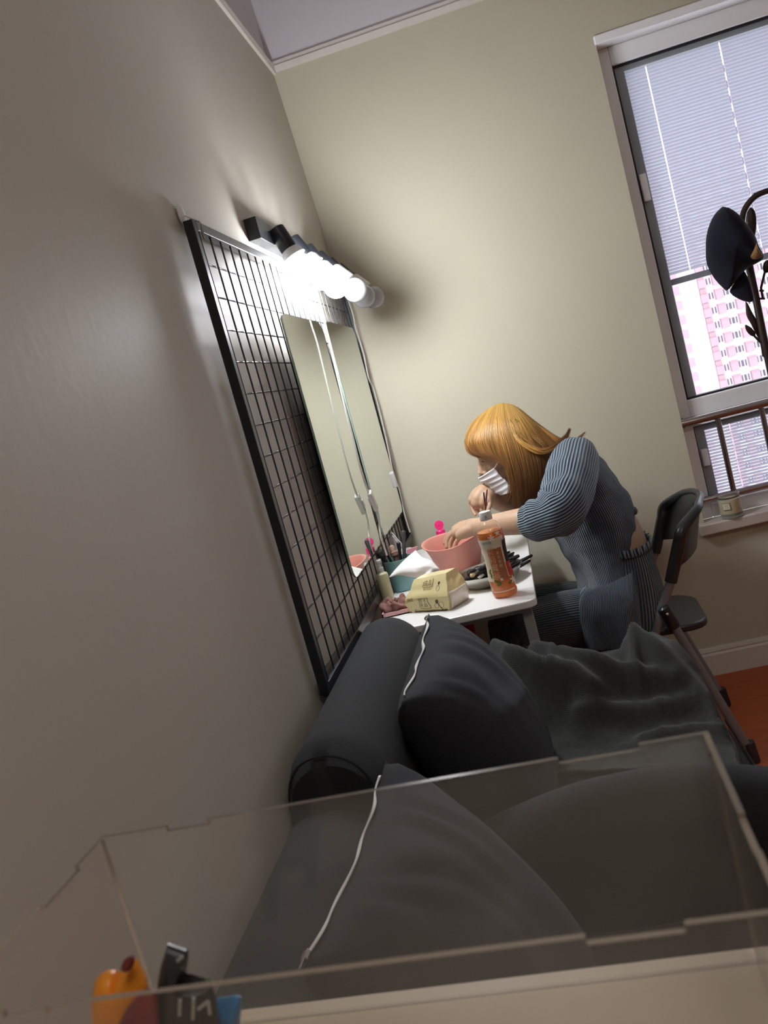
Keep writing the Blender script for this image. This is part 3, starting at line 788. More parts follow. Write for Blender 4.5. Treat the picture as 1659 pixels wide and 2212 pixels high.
# ---------------- teal cup with tools
M_teal = mat('cup_teal', (0.20, 0.38, 0.38), 0.45, var=0.04)
cb = PZ(872, 1276, TZ); cux, cuy = cb.x+0.004, cb.y+0.02
mb = MB(); hc = 0.092
mb.lathe([(0.034, 0), (0.037, 0.003), (0.043, hc), (0.041, hc), (0.035, 0.005), (0.001, 0.004)], (cux, cuy, TZ+0.0005), n=36)
o = mb.build('cup', M_teal, autosmooth=60); tag(o, 'teal plastic cup of makeup tools behind the tissue packet', 'cup')
zc = TZ+0.02
def stick(px0, py0, Y0, r, col_, label, cat, name, tipr=None):
    top = PY(px0, py0, Y0); bot = Vector((cux+(top.x-cux)*0.15, cuy+(top.y-cuy)*0.15, zc)); 
    mb = MB(); ax = top-bot; L = ax.length
    mb.lathe([(r, 0), (r, L*0.8), (tipr or r, L*0.85), (tipr or r, L-0.004), ((tipr or r)*0.4, L)], bot, ax, 14)
    o = mb.build(name, col_); tag(o, label, cat, 'tools in the teal cup'); return o
M_dk = mat('tool_grey_black', (0.05, 0.05, 0.055), 0.4)
stick(816, 1190, 2.38, 0.006, M_black_m, 'black tool leaning left out of the teal cup', 'tool', 'cosmetic_tool', 0.012)
stick(828, 1182, 2.42, 0.004, M_black_m, 'thin black tool beside the leftmost one in the teal cup', 'tool', 'cosmetic_tool', 0.006)
stick(871, 1146, 2.46, 0.0055, M_dk, 'tall grey-black brush standing upright in the teal cup', 'brush', 'makeup_brush', 0.0065)
stick(860, 1170, 2.42, 0.0045, M_black_m, 'short black mascara wand upright in the teal cup', 'mascara', 'mascara_wand', 0.006)
stick(845, 1178, 2.45, 0.005, mat('tool_tan', (0.45, 0.32, 0.24), 0.5), 'tan wooden stick in the teal cup', 'tool', 'cosmetic_tool', 0.008)
stick(851, 1190, 2.43, 0.008, mat('tool_brown', (0.22, 0.12, 0.08), 0.5), 'brown wide brush in the teal cup', 'brush', 'makeup_brush', 0.013)
# ---------------- acrylic stand with white card, pink card, small stuff by the wall
f0 = PY(858, 1170, 2.62)
cs = thing('compact_case', 'open clear case with a white panel tilted by the mirrors', 'case', (f0.x, f0.y, TZ))
a, b_, c_, d_ = PY(846, 1151, 2.60), PY(871, 1180, 2.60), PY(857, 1196, 2.62), PY(835, 1165, 2.62)
ctr = (a+b_+c_+d_)/4
mb = MB()
def quadslab(mb, q, th):
    nrm = (q[1]-q[0]).cross(q[3]-q[0]).normalized(); b = len(mb.v)
    mb.v += [Vector(p) for p in q]+[Vector(p)+nrm*th for p in q]
    for f in ((0,1,2,3),(7,6,5,4),(0,4,5,1),(1,5,6,2),(2,6,7,3),(3,7,4,0)): mb.face([b+i for i in f])
quadslab(mb, [a, b_, c_, d_], 0.004); mb.build('lid', M_switch, cs, smooth=False)
mb = MB(); k = 0.78; q = [ctr+(p-ctr)*k+Vector((0, -0.006, 0)) for p in (a, b_, c_, d_)]; quadslab(mb, q, 0.002); mb.build('white_panel', M_white_pl, cs, smooth=False)
mb = MB(); mb.bb(ctr.x-0.045, ctr.x+0.04, 2.58, 2.66, TZ, min(c_.z, d_.z)+0.004); mb.build('case_body', M_switch, cs, smooth=False, bevel=0.003)
pkc = MB(); q = [PY(879, 1187, 2.52), PY(902, 1180, 2.52), PY(901, 1190, 2.52), PY(877, 1204, 2.52)]; quadslab(pkc, q, 0.006)
zmin = min(p.z for p in pkc.v); pkc.bb(q[0].x+0.004, q[1].x-0.004, 2.51, 2.53, TZ, zmin+0.006)
o = pkc.build('pink_box', mat('pink_card', (0.65, 0.30, 0.36), 0.5), smooth=False, bevel=0.001); tag(o, 'small pink box between the teal cup and the basin', 'box')
# ---------------- spray bottle
sb = PZ(843, 1306, TZ); 
sp = thing('spray_bottle', 'slim frosted spray bottle of pale yellow liquid by the grid', 'bottle', (sb.x, sb.y, TZ))
mb = MB(); mb.lathe([(0.0150, 0), (0.0165, 0.003), (0.0165, 0.082), (0.0155, 0.088), (0.008, 0.093), (0.008, 0.098)], (sb.x, sb.y, TZ), n=28); mb.build('bottle_body', mat('frosted_yellow', (0.62, 0.62, 0.40), 0.35, trans=0.25), sp)
mb = MB(); mb.lathe([(0.009, 0.096), (0.009, 0.106), (0.005, 0.107), (0.005, 0.118), (0.008, 0.119), (0.008, 0.126), (0.006, 0.128)], (sb.x, sb.y, TZ), n=20); mb.build('pump', M_switch, sp)
# ---------------- pink tray with a brown scrunchie
tr = PZ(852, 1322, TZ); tx0, tx1 = -0.448, tr.x+0.075; ty0, ty1 = tr.y-0.045, tr.y+0.05
mb = MB(); mb.bb(tx0, tx1, ty0, ty1, TZ, TZ+0.003); 
for a in ((tx0, tx1, ty0, ty0+0.003), (tx0, tx1, ty1-0.003, ty1), (tx0, tx0+0.003, ty0, ty1), (tx1-0.003, tx1, ty0, ty1)): mb.bb(*a, TZ, TZ+0.012)
o = mb.build('pink_tray', mat('tray_pink', (0.75, 0.42, 0.42), 0.4), smooth=False); tag(o, 'shallow pale pink tray at the near left table corner', 'tray')
mb = MB(); cc = Vector((tr.x+0.006, tr.y, TZ+0.018)); rings = []
for i in range(160):
    a = 2*math.pi*i/160; rr_ = 0.026
    cen = cc+Vector((rr_*math.cos(a), rr_*1.1*math.sin(a), 0.003*math.sin(3*a))); N_ = Vector((math.cos(a), math.sin(a), 0))
    rr2 = 0.013*(1+0.28*math.sin(9*a+1))
    rings.append([cen+(N_*math.cos(t)+Vector((0, 0, 1))*math.sin(t))*rr2*(1+0.22*math.sin(3*t+5*a)) for t in [2*math.pi*k/28 for k in range(28)]])
mb.grid(rings, closed_u=True, closed_v=True); o = mb.build('scrunchie', mat('scrunchie_brown', (0.23, 0.11, 0.09), 0.8, var=0.2, vscale=90), autosmooth=0); tag(o, 'gathered dusty brown scrunchie in the pink tray', 'hair tie')
# ---------------- red tube under the table
ra, rb = PY(1008, 1330, 2.72), PY(1022, 1395, 2.72)
mb = MB(); dr = (rb-ra).normalized(); bt_ = ra+dr*((0.002-ra.z)/dr.z); tp_ = ra+dr*((0.66-ra.z)/dr.z)
mb.tube([tp_, tp_+(bt_-tp_)*0.1, bt_], [0.012, 0.017, 0.017], 18); o = mb.build('folded_umbrella', mat('umbrella_red', (0.55, 0.02, 0.04), 0.6)); tag(o, 'red folded umbrella leaning upright under the white table', 'umbrella')

# ================================================================== CANDLE ON THE SILL
cd = PZ(1576, 1112, 0.546); cdx, cdy = cd.x+0.0, min(cd.y+0.012, YB-0.008)
cn = thing('candle_jar', 'cream candle in a thick clear glass jar on the window sill', 'candle', (cdx, cdy, 0.546))
h_ = 0.083
mb = MB(); mb.lathe([(0.034, 0), (0.037, 0.002), (0.0385, h_), (0.0365, h_), (0.0355, 0.016), (0.001, 0.013)], (cdx, cdy, 0.5462), n=36); mb.build('glass_jar', glassy('candle_glass', (0.98, 0.98, 0.96), 0.07), cn, autosmooth=60)
mb = MB(); mb.lathe([(0.0335, 0.0008), (0.0358, 0.002), (0.0360, 0.012), (0.034, 0.0128)], (cdx, cdy, 0.5462), n=36); mb.build('glass_base', mat('thick_glass', (0.92, 0.92, 0.90), 0.05, trans=0.9), cn)
mb = MB(); mb.lathe([(0.0362, 0.0700), (0.0366, 0.0705), (0.0366, 0.0755), (0.0362, 0.076)], (cdx, cdy, 0.5462), n=36, caps=False); mb.build('dark_ring', mat('ring_dark', (0.10, 0.08, 0.08), 0.3, metal=0.5), cn)
mb = MB(); mb.lathe([(0.033, 0.0155), (0.0352, 0.018), (0.0358, 0.066), (0.030, 0.067)], (cdx, cdy, 0.5462), n=36); mb.build('wax', mat('candle_wax', (0.60, 0.55, 0.36), 0.5, sss=0.2), cn)
mb = MB(); A1 = math.atan2(-cdy, -cdx)-0.35
def onc(a, z, off): t = A1+a/0.037; r = 0.0385+off; return (cdx+r*math.cos(t), cdy+r*math.sin(t), 0.5462+z)
mb.grid([[onc(-0.013+0.026*i/8, z, 0.0004) for i in range(9)] for z in (0.034, 0.058)])
mb.grid([[onc(-0.0118+0.0236*i/8, z, 0.0007) for i in range(9)] for z in (0.0352, 0.0568)], mi=1)
for z_, n_, w_ in ((0.049, 5, 0.0016), (0.042, 6, 0.0011)):
    for k in range(n_):
        a_ = (k-(n_-1)/2)*w_*1.7
        mb.grid([[onc(a_-w_/2, z_+q, 0.001), onc(a_+w_/2, z_+q, 0.001)] for q in (0, w_)])
mb.build('label', [M_ink, mat('candle_label', (0.62, 0.56, 0.45), 0.6)], cn, smooth=False, recalc=False)

# ================================================================== SOFA
def cushion_mb(mb, x0, x1, y0, y1, z0, z1, r, crown=0.0, n=22, wob=0.004, ycrown=0.0):
    c = Vector(((x0+x1)/2, (y0+y1)/2, (z0+z1)/2)); h = Vector(((x1-x0)/2, (y1-y0)/2, (z1-z0)/2)); r = min(r, h.x, h.y, h.z)
    for ax in range(3):
        for sg in (-1, 1):
            u, v = (ax+1) % 3, (ax+2) % 3; rows = []
            for j in range(n+1):
                row = []
                for i in range(n+1):
                    p = Vector((0, 0, 0)); p[ax] = sg*h[ax]
                    p[u] = h[u]*math.sin(math.pi/2*(2*i/n-1)); p[v] = h[v]*math.sin(math.pi/2*(2*j/n-1))
                    q = Vector([max(-(h[k]-r), min(h[k]-r, p[k])) for k in range(3)])
                    d = p-q; p = q+(d.normalized()*r if d.length > 1e-9 else d)
                    if p.z > 0: p.z += crown*max(0, 1-(p.x/h.x)**2)*max(0, 1-0.6*(p.y/h.y)**2)
                    w = c+p; w += Vector((noise.noise(w*5), noise.noise(w*5+Vector((9, 0, 0))), noise.noise(w*5+Vector((0, 9, 0)))))*wob
                    row.append(w)
                rows.append(row)
            mb.grid(rows, flip=(sg < 0))
def merge(o, d=0.0004):
    bm = bmesh.new(); bm.from_mesh(o.data); bmesh.ops.remove_doubles(bm, verts=bm.verts, dist=d); bmesh.ops.recalc_face_normals(bm, faces=bm.faces); bm.to_mesh(o.data); bm.free()
    o.data.shade_smooth(); return o
def back_loft(mb, prof, y0, y1, ny=18, rnd=0.03):
    rings = []; c = sum((Vector((x, 0, z)) for x, z in prof), Vector())/len(prof)
    P = cr(prof+[prof[0]], 40)[:-1]
    for j in range(ny+1):
        t = j/ny; y = y0+(y1-y0)*t
        e = min(y-y0, y1-y); s = 1.0 if e >= rnd else 1-0.10*(1-math.sqrt(max(0, 1-(1-e/rnd)**2)))
        ring_ = [Vector((c.x+(x-c.x)*s, y, c.z+(z-c.z)*s)) for x, z in P]
        for p in ring_: p += Vector((1, 0, 1))*0.003*noise.noise(p*6)
        rings.append(ring_)
    mb.loft(rings)
sofa = thing('sofa', 'charcoal sofa with a high bolster back and two arms against the left wall', 'sofa', (-0.11, 1.58, 0))
mb = MB(); back_loft(mb, [(-0.478, 0.14), (-0.482, 0.42), (-0.482, 0.64), (-0.474, 0.72), (-0.448, 0.757), (-0.405, 0.768), (-0.362, 0.752), (-0.330, 0.705), (-0.318, 0.60), (-0.30, 0.45), (-0.29, 0.32), (-0.30, 0.14)], 1.205, 1.962)
mb.build('backrest', M_sofa, sofa, autosmooth=60)
mb = MB()
pts = [Vector((c[0], 1.2085, c[1])) for c in cr([(-0.479, 0.60), (-0.472, 0.70), (-0.447, 0.747), (-0.405, 0.759), (-0.365, 0.744), (-0.338, 0.70), (-0.33, 0.60)], 30)]
mb.tube(pts, 0.0022, 6); mb.build('piping', M_sofa, sofa)
for y0_, y1_, crn, x1_ in ((1.822, 1.963, 0.010, 0.225), (1.215, 1.335, 0.070, 0.300)):
    mb = MB(); cushion_mb(mb, -0.33 if y0_ > 1.5 else -0.25, x1_, y0_, y1_, 0.07, 0.572 if y0_ > 1.5 else 0.538, 0.055 if y0_ > 1.5 else 0.032, crown=crn); merge(mb.build('armrest', M_sofa, sofa))
mb = MB(); cushion_mb(mb, -0.30, 0.272, 1.338, 1.820, 0.27, 0.425, 0.035, crown=0.02); merge(mb.build('seat_cushion', M_sofa, sofa))
mb = MB()
P = [Vector((0.274, y, 0.30)) for y in (1.35, 1.5, 1.7, 1.81)]; mb.tube(P, 0.003, 6); P = [Vector((0.270, y, 0.415)) for y in (1.35, 1.5, 1.7, 1.81)]; mb.tube(P, 0.003, 6); mb.build('piping', M_sofa, sofa)
mb = MB(); mb.bb(-0.46, 0.255, 1.34, 1.818, 0.06, 0.268); mb.build('base', M_sofa, sofa, smooth=False, bevel=0.01)
for x in (-0.42, 0.2):
    for y in (1.27, 1.90):
        mb = MB(); mb.lathe([(0.018, 0), (0.024, 0.068)], (x, y, 0.001), n=16); mb.build('leg', M_black_m, sofa)
sofa2 = thing('armless_seat', 'armless charcoal seat section nearest the camera, behind the clear box', 'sofa', (-0.11, 0.80, 0))
mb = MB(); back_loft(mb, [(-0.478, 0.14), (-0.482, 0.42), (-0.482, 0.60), (-0.474, 0.66), (-0.448, 0.688), (-0.405, 0.695), (-0.362, 0.680), (-0.335, 0.64), (-0.318, 0.55), (-0.30, 0.45), (-0.29, 0.32), (-0.30, 0.14)], 0.44, 1.198)
mb.build('backrest', M_sofa, sofa2, autosmooth=60)
mb = MB(); cushion_mb(mb, -0.30, 0.29, 0.44, 1.203, 0.27, 0.415, 0.035, crown=0.015); merge(mb.build('seat_cushion', M_sofa, sofa2))
mb = MB(); mb.bb(-0.46, 0.27, 0.45, 1.195, 0.06, 0.268); mb.build('base', M_sofa, sofa2, smooth=False, bevel=0.01)
for x in (-0.42, 0.2):
    for y in (0.49, 1.15):
        mb = MB(); mb.lathe([(0.018, 0), (0.024, 0.068)], (x, y, 0.001), n=16); mb.build('leg', M_black_m, sofa2)

# ---------------- pillows
M_zip = mat('zip_tape_white', (0.62, 0.62, 0.58), 0.6)
def pillow(A, Bp, C, D, T, label, seed, gap, pull_end):
    """A..Bp = top edge (near, far); D..C = bottom edge (near, far); T thickness"""
    A, Bp, C, D = map(Vector, (A, Bp, C, D))
    t = thing('cushion', label, 'cushion', (A+Bp+C+D)/4, 'charcoal zip cushions')
    nrm = (Bp-A).cross(D-A).normalized()
    if nrm.x < 0: nrm = -nrm
    N = 34
    def surf(u, v, sd):
        # u along top edge 0..1, v down 0..1
        e1 = 1-abs(2*u-1)**2.4; e2 = 1-abs(2*v-1)**2.4
        pin = 0.035
        uu = u+(0.5-u)*pin*math.sin(math.pi*v)*2*abs(2*u-1); vv = v+(0.5-v)*pin*math.sin(math.pi*u)*2*abs(2*v-1)
        p = (A*(1-uu)+Bp*uu)*(1-vv)+(D*(1-uu)+C*uu)*vv
        th = T/2*(max(e1, 0)*max(e2, 0))**0.42
        w = noise.noise(Vector((u*3+seed, v*3, sd)))*0.012*e1*e2
        # creases radiating from the zip edge
        w += 0.006*math.exp(-v*4)*math.sin(u*42+6*noise.noise(Vector((u*4, v*3, seed))))*e1*min(1, v*12)
        w += 0.008*math.exp(-((v-0.35-0.25*u)/0.05)**2)*math.exp(-((u-0.3)/0.3)**2)*e1*e2
        return p + nrm*sd*(th+w)
    mb = MB()
    for sd in (1, -1):
        mb.grid([[surf(i/N, j/N, sd) for i in range(N+1)] for j in range(N+1)], flip=(sd < 0))
    cv = mb.build('cover', M_pillow, t, autosmooth=0); merge(cv, 0.0006)
    # zip along the top edge
    mb = MB(); up = (A-D).normalized()
    rows = []
    for i in range(60):
        u = gap[0]+(gap[1]-gap[0])*i/59
        p = surf(u, 0.0, 1)+up*0.0015+nrm*0.004*math.sin(u*23+seed)
        wd = 0.0019*(1+0.8*math.sin(u*31+seed))+0.0009
        rows.append([p-nrm*wd+up*0.0012, p+up*0.003, p+nrm*wd+up*0.0012+Vector((0, -0.001, 0))])
    mb.grid(rows); mb.build('zip', M_zip, cv, recalc=False, solid=0.001)
    u = gap[0] if pull_end == 0 else gap[1]
    p = surf(u, 0, 1)+up*0.005; dy = (Bp-A).normalized()
    mb = MB(); Rm = Matrix((nrm, dy, up)).transposed()
    mb.box(p, (0.008, 0.012, 0.005), Rm); mb.box(p+dy*(-0.012 if pull_end == 0 else -0.012)+nrm*0.003+up*0.002, (0.005, 0.022, 0.0015), Rm)
    mb.build('zip_pull', M_chrome, cv, smooth=False, bevel=0.001)
    return t
pillow((-0.292, 1.345, 0.765), (-0.280, 1.800, 0.785), (-0.125, 1.775, 0.435), (-0.125, 1.355, 0.435), 0.20,
       'charcoal cushion leaning on the bolster beside the throw, zip pull at its far tip', 1.3, (0.06, 0.93), 1)
pillow((-0.330, 0.745, 0.735), (-0.290, 1.135, 0.765), (-0.090, 1.14, 0.415), (-0.095, 0.72, 0.405), 0.19,
       'charcoal cushion seen through the clear box, zip pull at its near end', 4.1, (0.05, 0.90), 0)

# ---------------- throw
def fold(p, pts, w, h):
    """height of a soft ridge along polyline pts (x,y)"""
    best = 1e9
    for (x0, y0), (x1, y1) in zip(pts, pts[1:]):
        dx, dy = x1-x0, y1-y0; t = max(0, min(1, ((p[0]-x0)*dx+(p[1]-y0)*dy)/(dx*dx+dy*dy)))
        best = min(best, math.hypot(p[0]-x0-t*dx, p[1]-y0-t*dy))
    return h*math.exp(-(math.sqrt(best*best+(0.7*w)**2)-0.7*w)/w*1.2)
def q2(px, py, z): v = PZ(px, py, z); return (v.x, v.y)
ridges = [([q2(1085, 1435, 0.59), q2(1120, 1475, 0.56), q2(1185, 1508, 0.53), q2(1262, 1535, 0.50), q2(1292, 1560, 0.48)], 0.022, 0.062),
          ([q2(1165, 1425, 0.59), q2(1250, 1452, 0.57), q2(1345, 1490, 0.53), q2(1440, 1512, 0.50), q2(1475, 1520, 0.49)], 0.018, 0.046),
          ([q2(1205, 1440, 0.58), q2(1222, 1480, 0.55), q2(1216, 1505, 0.53)], 0.010, 0.032),
          ([q2(1376, 1386, 0.60), q2(1372, 1440, 0.57), q2(1392, 1490, 0.53)], 0.014, 0.034),
          ([q2(1378, 1386, 0.60), q2(1450, 1420, 0.58), q2(1530, 1480, 0.54), q2(1588, 1548, 0.49)], 0.020, 0.048),
          ([q2(1500, 1500, 0.52), q2(1440, 1540, 0.49), q2(1370, 1575, 0.465), q2(1270, 1600, 0.455)], 0.018, 0.036),
          ([q2(1560, 1560, 0.49), q2(1500, 1575, 0.47), q2(1400, 1610, 0.455)], 0.014, 0.018)]
def base_h(x, y):
    s = 1/(1+math.exp(-(y-1.785)/0.030)); h = 0.450*(1-s)+0.586*s
    if x > 0.235: h -= 0.30*(1-math.exp(-((x-0.235)/0.05))) + (x-0.235)*0.8
    if y > 1.955: h -= (y-1.955)*2.0
    return h
YB_ = [(-0.20, 1.985), (-0.10, 1.985), (-0.065, 1.93), (-0.04, 1.875), (0.02, 1.865), (0.09, 1.875), (0.118, 1.93), (0.138, 1.955), (0.165, 1.93), (0.20, 1.86), (0.235, 1.80), (0.27, 1.76), (0.33, 1.72)]
def cr_eval(x):
    for (a0, b0_), (a1, b1__) in zip(YB_, YB_[1:]):
        if x <= a1: t = max(0, (x-a0)/(a1-a0)); return b0_+(b1__-b0_)*(t*t*(3-2*t))
    return YB_[-1][1]
mb = MB(); NX, NY = 96, 90; rows = []
for j in range(NY+1):
    row = []
    for i in range(NX+1):
        u, v = i/NX, j/NY
        x_ = -0.185+0.53*u
        yf = 1.60+0.04*math.sin(u*5+1)-0.05*u
        yb = cr_eval(x_)+0.006*math.sin(u*21)
        x = -0.185+0.53*u+0.012*math.sin(v*7); y = yf+(yb-yf)*v
        h = base_h(x, y)+0.004
        h += math.sqrt(sum(fold((x, y), pts, w, hh_)**2 for pts, w, hh_ in ridges))
        h += 0.006*(1-min(1, 3.2*abs(noise.noise(Vector((x*5.5+y*4+2, y*5.5-x*5, 4))))))*(1-0.6*max(0, min(1, (y-1.8)/0.1)))
        h += 0.008*noise.noise(Vector((x*8, y*8, 0)))+0.002*noise.noise(Vector((x*40, y*40, 2)))
        h = max(h, base_h(x, y)+0.007)
        row.append(Vector((x+0.010*noise.noise(Vector((x*9, y*9, 5))), y, h)))
    rows.append(row)
mb.grid(rows); o = mb.build('throw_blanket', M_throw, recalc=False, autosmooth=0, solid=0.007)
tag(o, 'rumpled dark grey wool throw over the far arm and seat of the sofa', 'blanket')

# ================================================================== FOLDING CHAIR
ch = thing('folding_chair', 'black folding chair with grey tube legs under the seated person', 'chair', (0.28, 2.64, 0))
M_chair = mat('chair_black_plastic', (0.022, 0.024, 0.028), 0.32, bump=0.15, bscale=300, spec=0.6)
CYN, CYF, SH = 2.43, 2.80, 0.020    # near and far tube planes, skew of the far side
def side(Y):
    s = SH*(Y-CYN)/(CYF-CYN)
    f = lambda a: PY(a[0], a[1], CYN)+Vector((s, Y-CYN, 0))
    return f
for Y in (CYN, CYF):
    f = side(Y)
    top, mid, piv, low = f((1475, 1135)), f((1449, 1257)), f((1427, 1322)), f((1411, 1387))
    d = (low-top).normalized(); foot = top + d*((0.012-top.z)/d.z)
    mb = MB(); mb.tube([top, mid, piv, low, foot], 0.0125, 16, flat=1.0); mb.build('front_leg', M_silver, ch)
    pv = piv+Vector((0.012, -0.016 if Y == CYN else 0.016, 0))
    rf = f((1628, 1645)); rf = Vector((rf.x, pv.y, 0.012))
    mb = MB(); mb.tube([pv, rf], 0.0125, 16); mb.build('rear_leg', M_silver, ch)
    mb = MB(); dd = (rf-pv).normalized(); mb.tube([pv-dd*0.02, pv-dd*0.015, pv+dd*0.045, pv+dd*0.05], [0.010, 0.017, 0.017, 0.014], 16); hg = mb.build('hinge_cap', M_chair, ch)
    mb = MB(); sy = -1 if Y == CYN else 1; mb.sphere(pv+Vector((0, sy*0.017, 0)), 0.005, 8); mb.build('rivet', M_chrome, hg)
    mb = MB(); mb.tube([rf+Vector((0, 0, -0.010)), rf+Vector((0, 0, 0.03))-dd*0.02], 0.017, 16); mb.build('rubber_foot', M_chair, ch)
    mb = MB(); mb.tube([foot+Vector((0, 0, -0.010)), foot-d*0.03], 0.017, 16); mb.build('rubber_foot', M_chair, ch)
fN, fF = side(CYN), side(CYF)
mb = MB(); a, b = fN((1520, 1470)), fF((1520, 1470)); a.y -= 0.016; b.y += 0.016; mb.tube([a, b], 0.008, 12); mb.build('brace', M_silver, ch)
# backrest panel, bowed backwards between the two tubes
tN, tF, bN, bF = fN((1475, 1135)), fF((1475, 1135)), fN((1455, 1228)), fF((1455, 1228))
mb = MB(); rows = []; NV, NU = 14, 26
for sgn in (0, 1):
    rows = []
    for j in range(NV+1):
        v = j/NV; row = []
        for i in range(NU+1):
            u = i/NU; edge = math.sin(math.pi*u)
            topc = tN*(1-u)+tF*u; botc = bN*(1-u)+bF*u
            rise = 0.040*(1-abs(2*u-1)**3.0); drop = 0.012*math.sin(math.pi*u)
            topc = topc+Vector((0.0, 0, rise)); botc = botc + Vector((0, 0, drop))
            p = botc*(1-v)+topc*v
            p.x += edge**0.75*(0.082-0.016*v) + (0.012 if sgn else 0.0) + 0.01*v*v
            row.append(p)
        rows.append(row)
    if sgn == 0: F0 = rows
    else: F1 = rows
# slot (hand hole) cut out of the grid
hole = {(i, j) for i in range(11, 15) for j in range(9, 11)}
def idx(mbv, base, j, i): return base+j*(NU+1)+i
b0 = len(mb.v)
for row in F0: mb.v += row
b1_ = len(mb.v)
for row in F1: mb.v += row
for j in range(NV):
    for i in range(NU):
        if (i, j) in hole: continue
        mb.face((idx(0, b0, j, i), idx(0, b0, j, i+1), idx(0, b0, j+1, i+1), idx(0, b0, j+1, i)))
        mb.face((idx(0, b1_, j, i), idx(0, b1_, j+1, i), idx(0, b1_, j+1, i+1), idx(0, b1_, j, i+1)))
def wall(c1, c2): mb.face((idx(0, b0, *c1), idx(0, b0, *c2), idx(0, b1_, *c2), idx(0, b1_, *c1)))
for i in range(NU): wall((0, i), (0, i+1)); wall((NV, i), (NV, i+1))
for j in range(NV): wall((j, 0), (j+1, 0)); wall((j, NU), (j+1, NU))
for i in range(11, 15): wall((9, i), (9, i+1)); wall((11, i), (11, i+1))
for j in range(9, 11): wall((j, 11), (j+1, 11)); wall((j, 15), (j+1, 15))
mb.build('backrest', M_chair, ch, autosmooth=40, bevel=0.003)
# moulded rim: both tube sleeves and the rolled top edge in one sweep
def side_pts(f): 
    t_, m_ = f((1475, 1135)), f((1449, 1257)); return [m_, m_+(t_-m_)*0.35, m_+(t_-m_)*0.7, m_+(t_-m_)*0.93]
arc = [(F0[NV][i]+F1[NV][i])/2 for i in (3, 6, 9, 13, 17, 20, 23)]
path = side_pts(fN)+arc+side_pts(fF)[::-1]; rad = [0.0170, 0.0175, 0.0180, 0.0170]+[0.0135, 0.0110, 0.0100, 0.0098, 0.0100, 0.0110, 0.0135]+[0.0170, 0.0180, 0.0175, 0.0170]
pr_ = cr([tuple(p)+(r_,) for p, r_ in zip(path, rad)], 90)
mb = MB(); mb.tube([p[:3] for p in pr_], [p[3] for p in pr_], 20, ref=(1, 0, 0)); mb.build('back_rim', M_chair, ch, autosmooth=50)
# seat
sz = 0.430
poly = []
for (x, y) in rrect(-0.03, 0.385, 2.455, 2.775, 0.075, 8): poly.append((x + SH*(y-2.455)/0.32, y))
mb = MB(); mb.extrude(poly, 0.022, lambda a, b, t: (a, b, sz-0.022+t - 0.02*max(0, (a-0.2)/0.2)))
mb.build('seat', M_chair, ch, bevel=0.006, autosmooth=40)

# ================================================================== COAT RACK + HAT
def inflate(mb, outline, T, Yc, dense=3, flatpow=0.5, tilt=0.0, mi=0, ns=9):
    pts = cr([tuple(p) for p in outline]+[tuple(outline[0])], len(outline)*dense+1)[:-1]
    W_ = [PY(px, py, Yc) for px, py in pts]; c = sum(W_, Vector())/len(W_); n = len(W_)
    for sd in (-1, 1):
        rings = []
        for j in range(ns+1):
            s = j/ns; s = math.sin(s*math.pi/2)
            th = T/2*max(0.0, 1-s*s)**flatpow
            rings.append([c+(w-c)*max(s, 0.002)+Vector((0, sd*th+tilt*(w.x-c.x)*s, 0)) for w in W_])
        mb.grid(rings, closed_u=True, flip=(sd < 0), mi=mi)
RY = 2.70
M_rack = mat('rack_dark_bronze', (0.030, 0.018, 0.014), 0.4, metal=0.3)
rx = PY(1640, 700, RY).x
rk = thing('coat_rack', 'dark bronze coat rack with leaf shaped hooks in front of the window', 'coat rack', (rx, RY, 0))
mb = MB(); ptop = PY(1604, 500, RY)
arch = [PY(a, b, RY) for a, b in ((1606, 510), (1603, 478), (1609, 452), (1625, 430), (1643, 418), (1668, 412), (1700, 425), (1722, 455), (1735, 500))]
lowp = PY(1659, 775, RY); d = (lowp-PY(1624, 600, RY)).normalized(); 
base_pt = Vector((rx+0.005, RY, 0.02))
mb.tube([base_pt, Vector((rx+0.003, RY, 0.5)), lowp, PY(1640, 680, RY), PY(1624, 600, RY), PY(1610, 530, RY)], 0.0105, 16); mb.build('pole', M_rack, rk)
mb = MB(); mb.tube(cr([tuple(p) for p in arch], 40), 0.0085, 14); mb.sphere(PY(1631, 421, RY), 0.006, 8); mb.build('arched_hook', M_rack, rk)
mb = MB(); mb.lathe([(0.19, 0), (0.19, 0.012), (0.05, 0.022), (0.02, 0.05)], (rx+0.005, RY, 0.0), n=40); mb.build('base_plate', M_rack, rk)
def leaf(outline, stem, label=None, T=0.014, dY=0.0):
    mb = MB(); inflate(mb, outline, T, RY+dY); mb.tube([PY(a, b, RY+dY) for a, b in stem], 0.0035, 10); mb.build('leaf_hook', M_rack, rk)
leaf([(1622, 447), (1630, 455), (1634, 475), (1633, 498), (1628, 515), (1616, 505), (1611, 480), (1614, 458)], [(1625, 510), (1628, 540), (1620, 580)], T=0.016, dY=0.03)
leaf([(1610, 652), (1615, 655), (1625, 675), (1635, 692), (1642, 715), (1644, 738), (1636, 728), (1622, 700), (1612, 680)], [(1643, 735), (1648, 760)], T=0.012, dY=0.012)
leaf([(1609, 702), (1613, 702), (1624, 709), (1631, 718), (1632, 724), (1627, 727), (1618, 722), (1611, 712)], [(1629, 725), (1645, 742), (1649, 770)], T=0.008)
leaf([(1658, 561), (1663, 570), (1662, 585), (1655, 590), (1649, 586), (1648, 575), (1651, 566)], [(1652, 588), (1644, 622), (1648, 645)], T=0.010)
mb = MB()
for a, b in (((1640, 628), (1650, 628)), ((1641, 645), (1652, 645)), ((1646, 750), (1656, 750)), ((1649, 770), (1658, 770))): mb.tube([PY(*a, RY), PY(*b, RY)], 0.003, 8)
mb.build('clip', M_rack, rk)
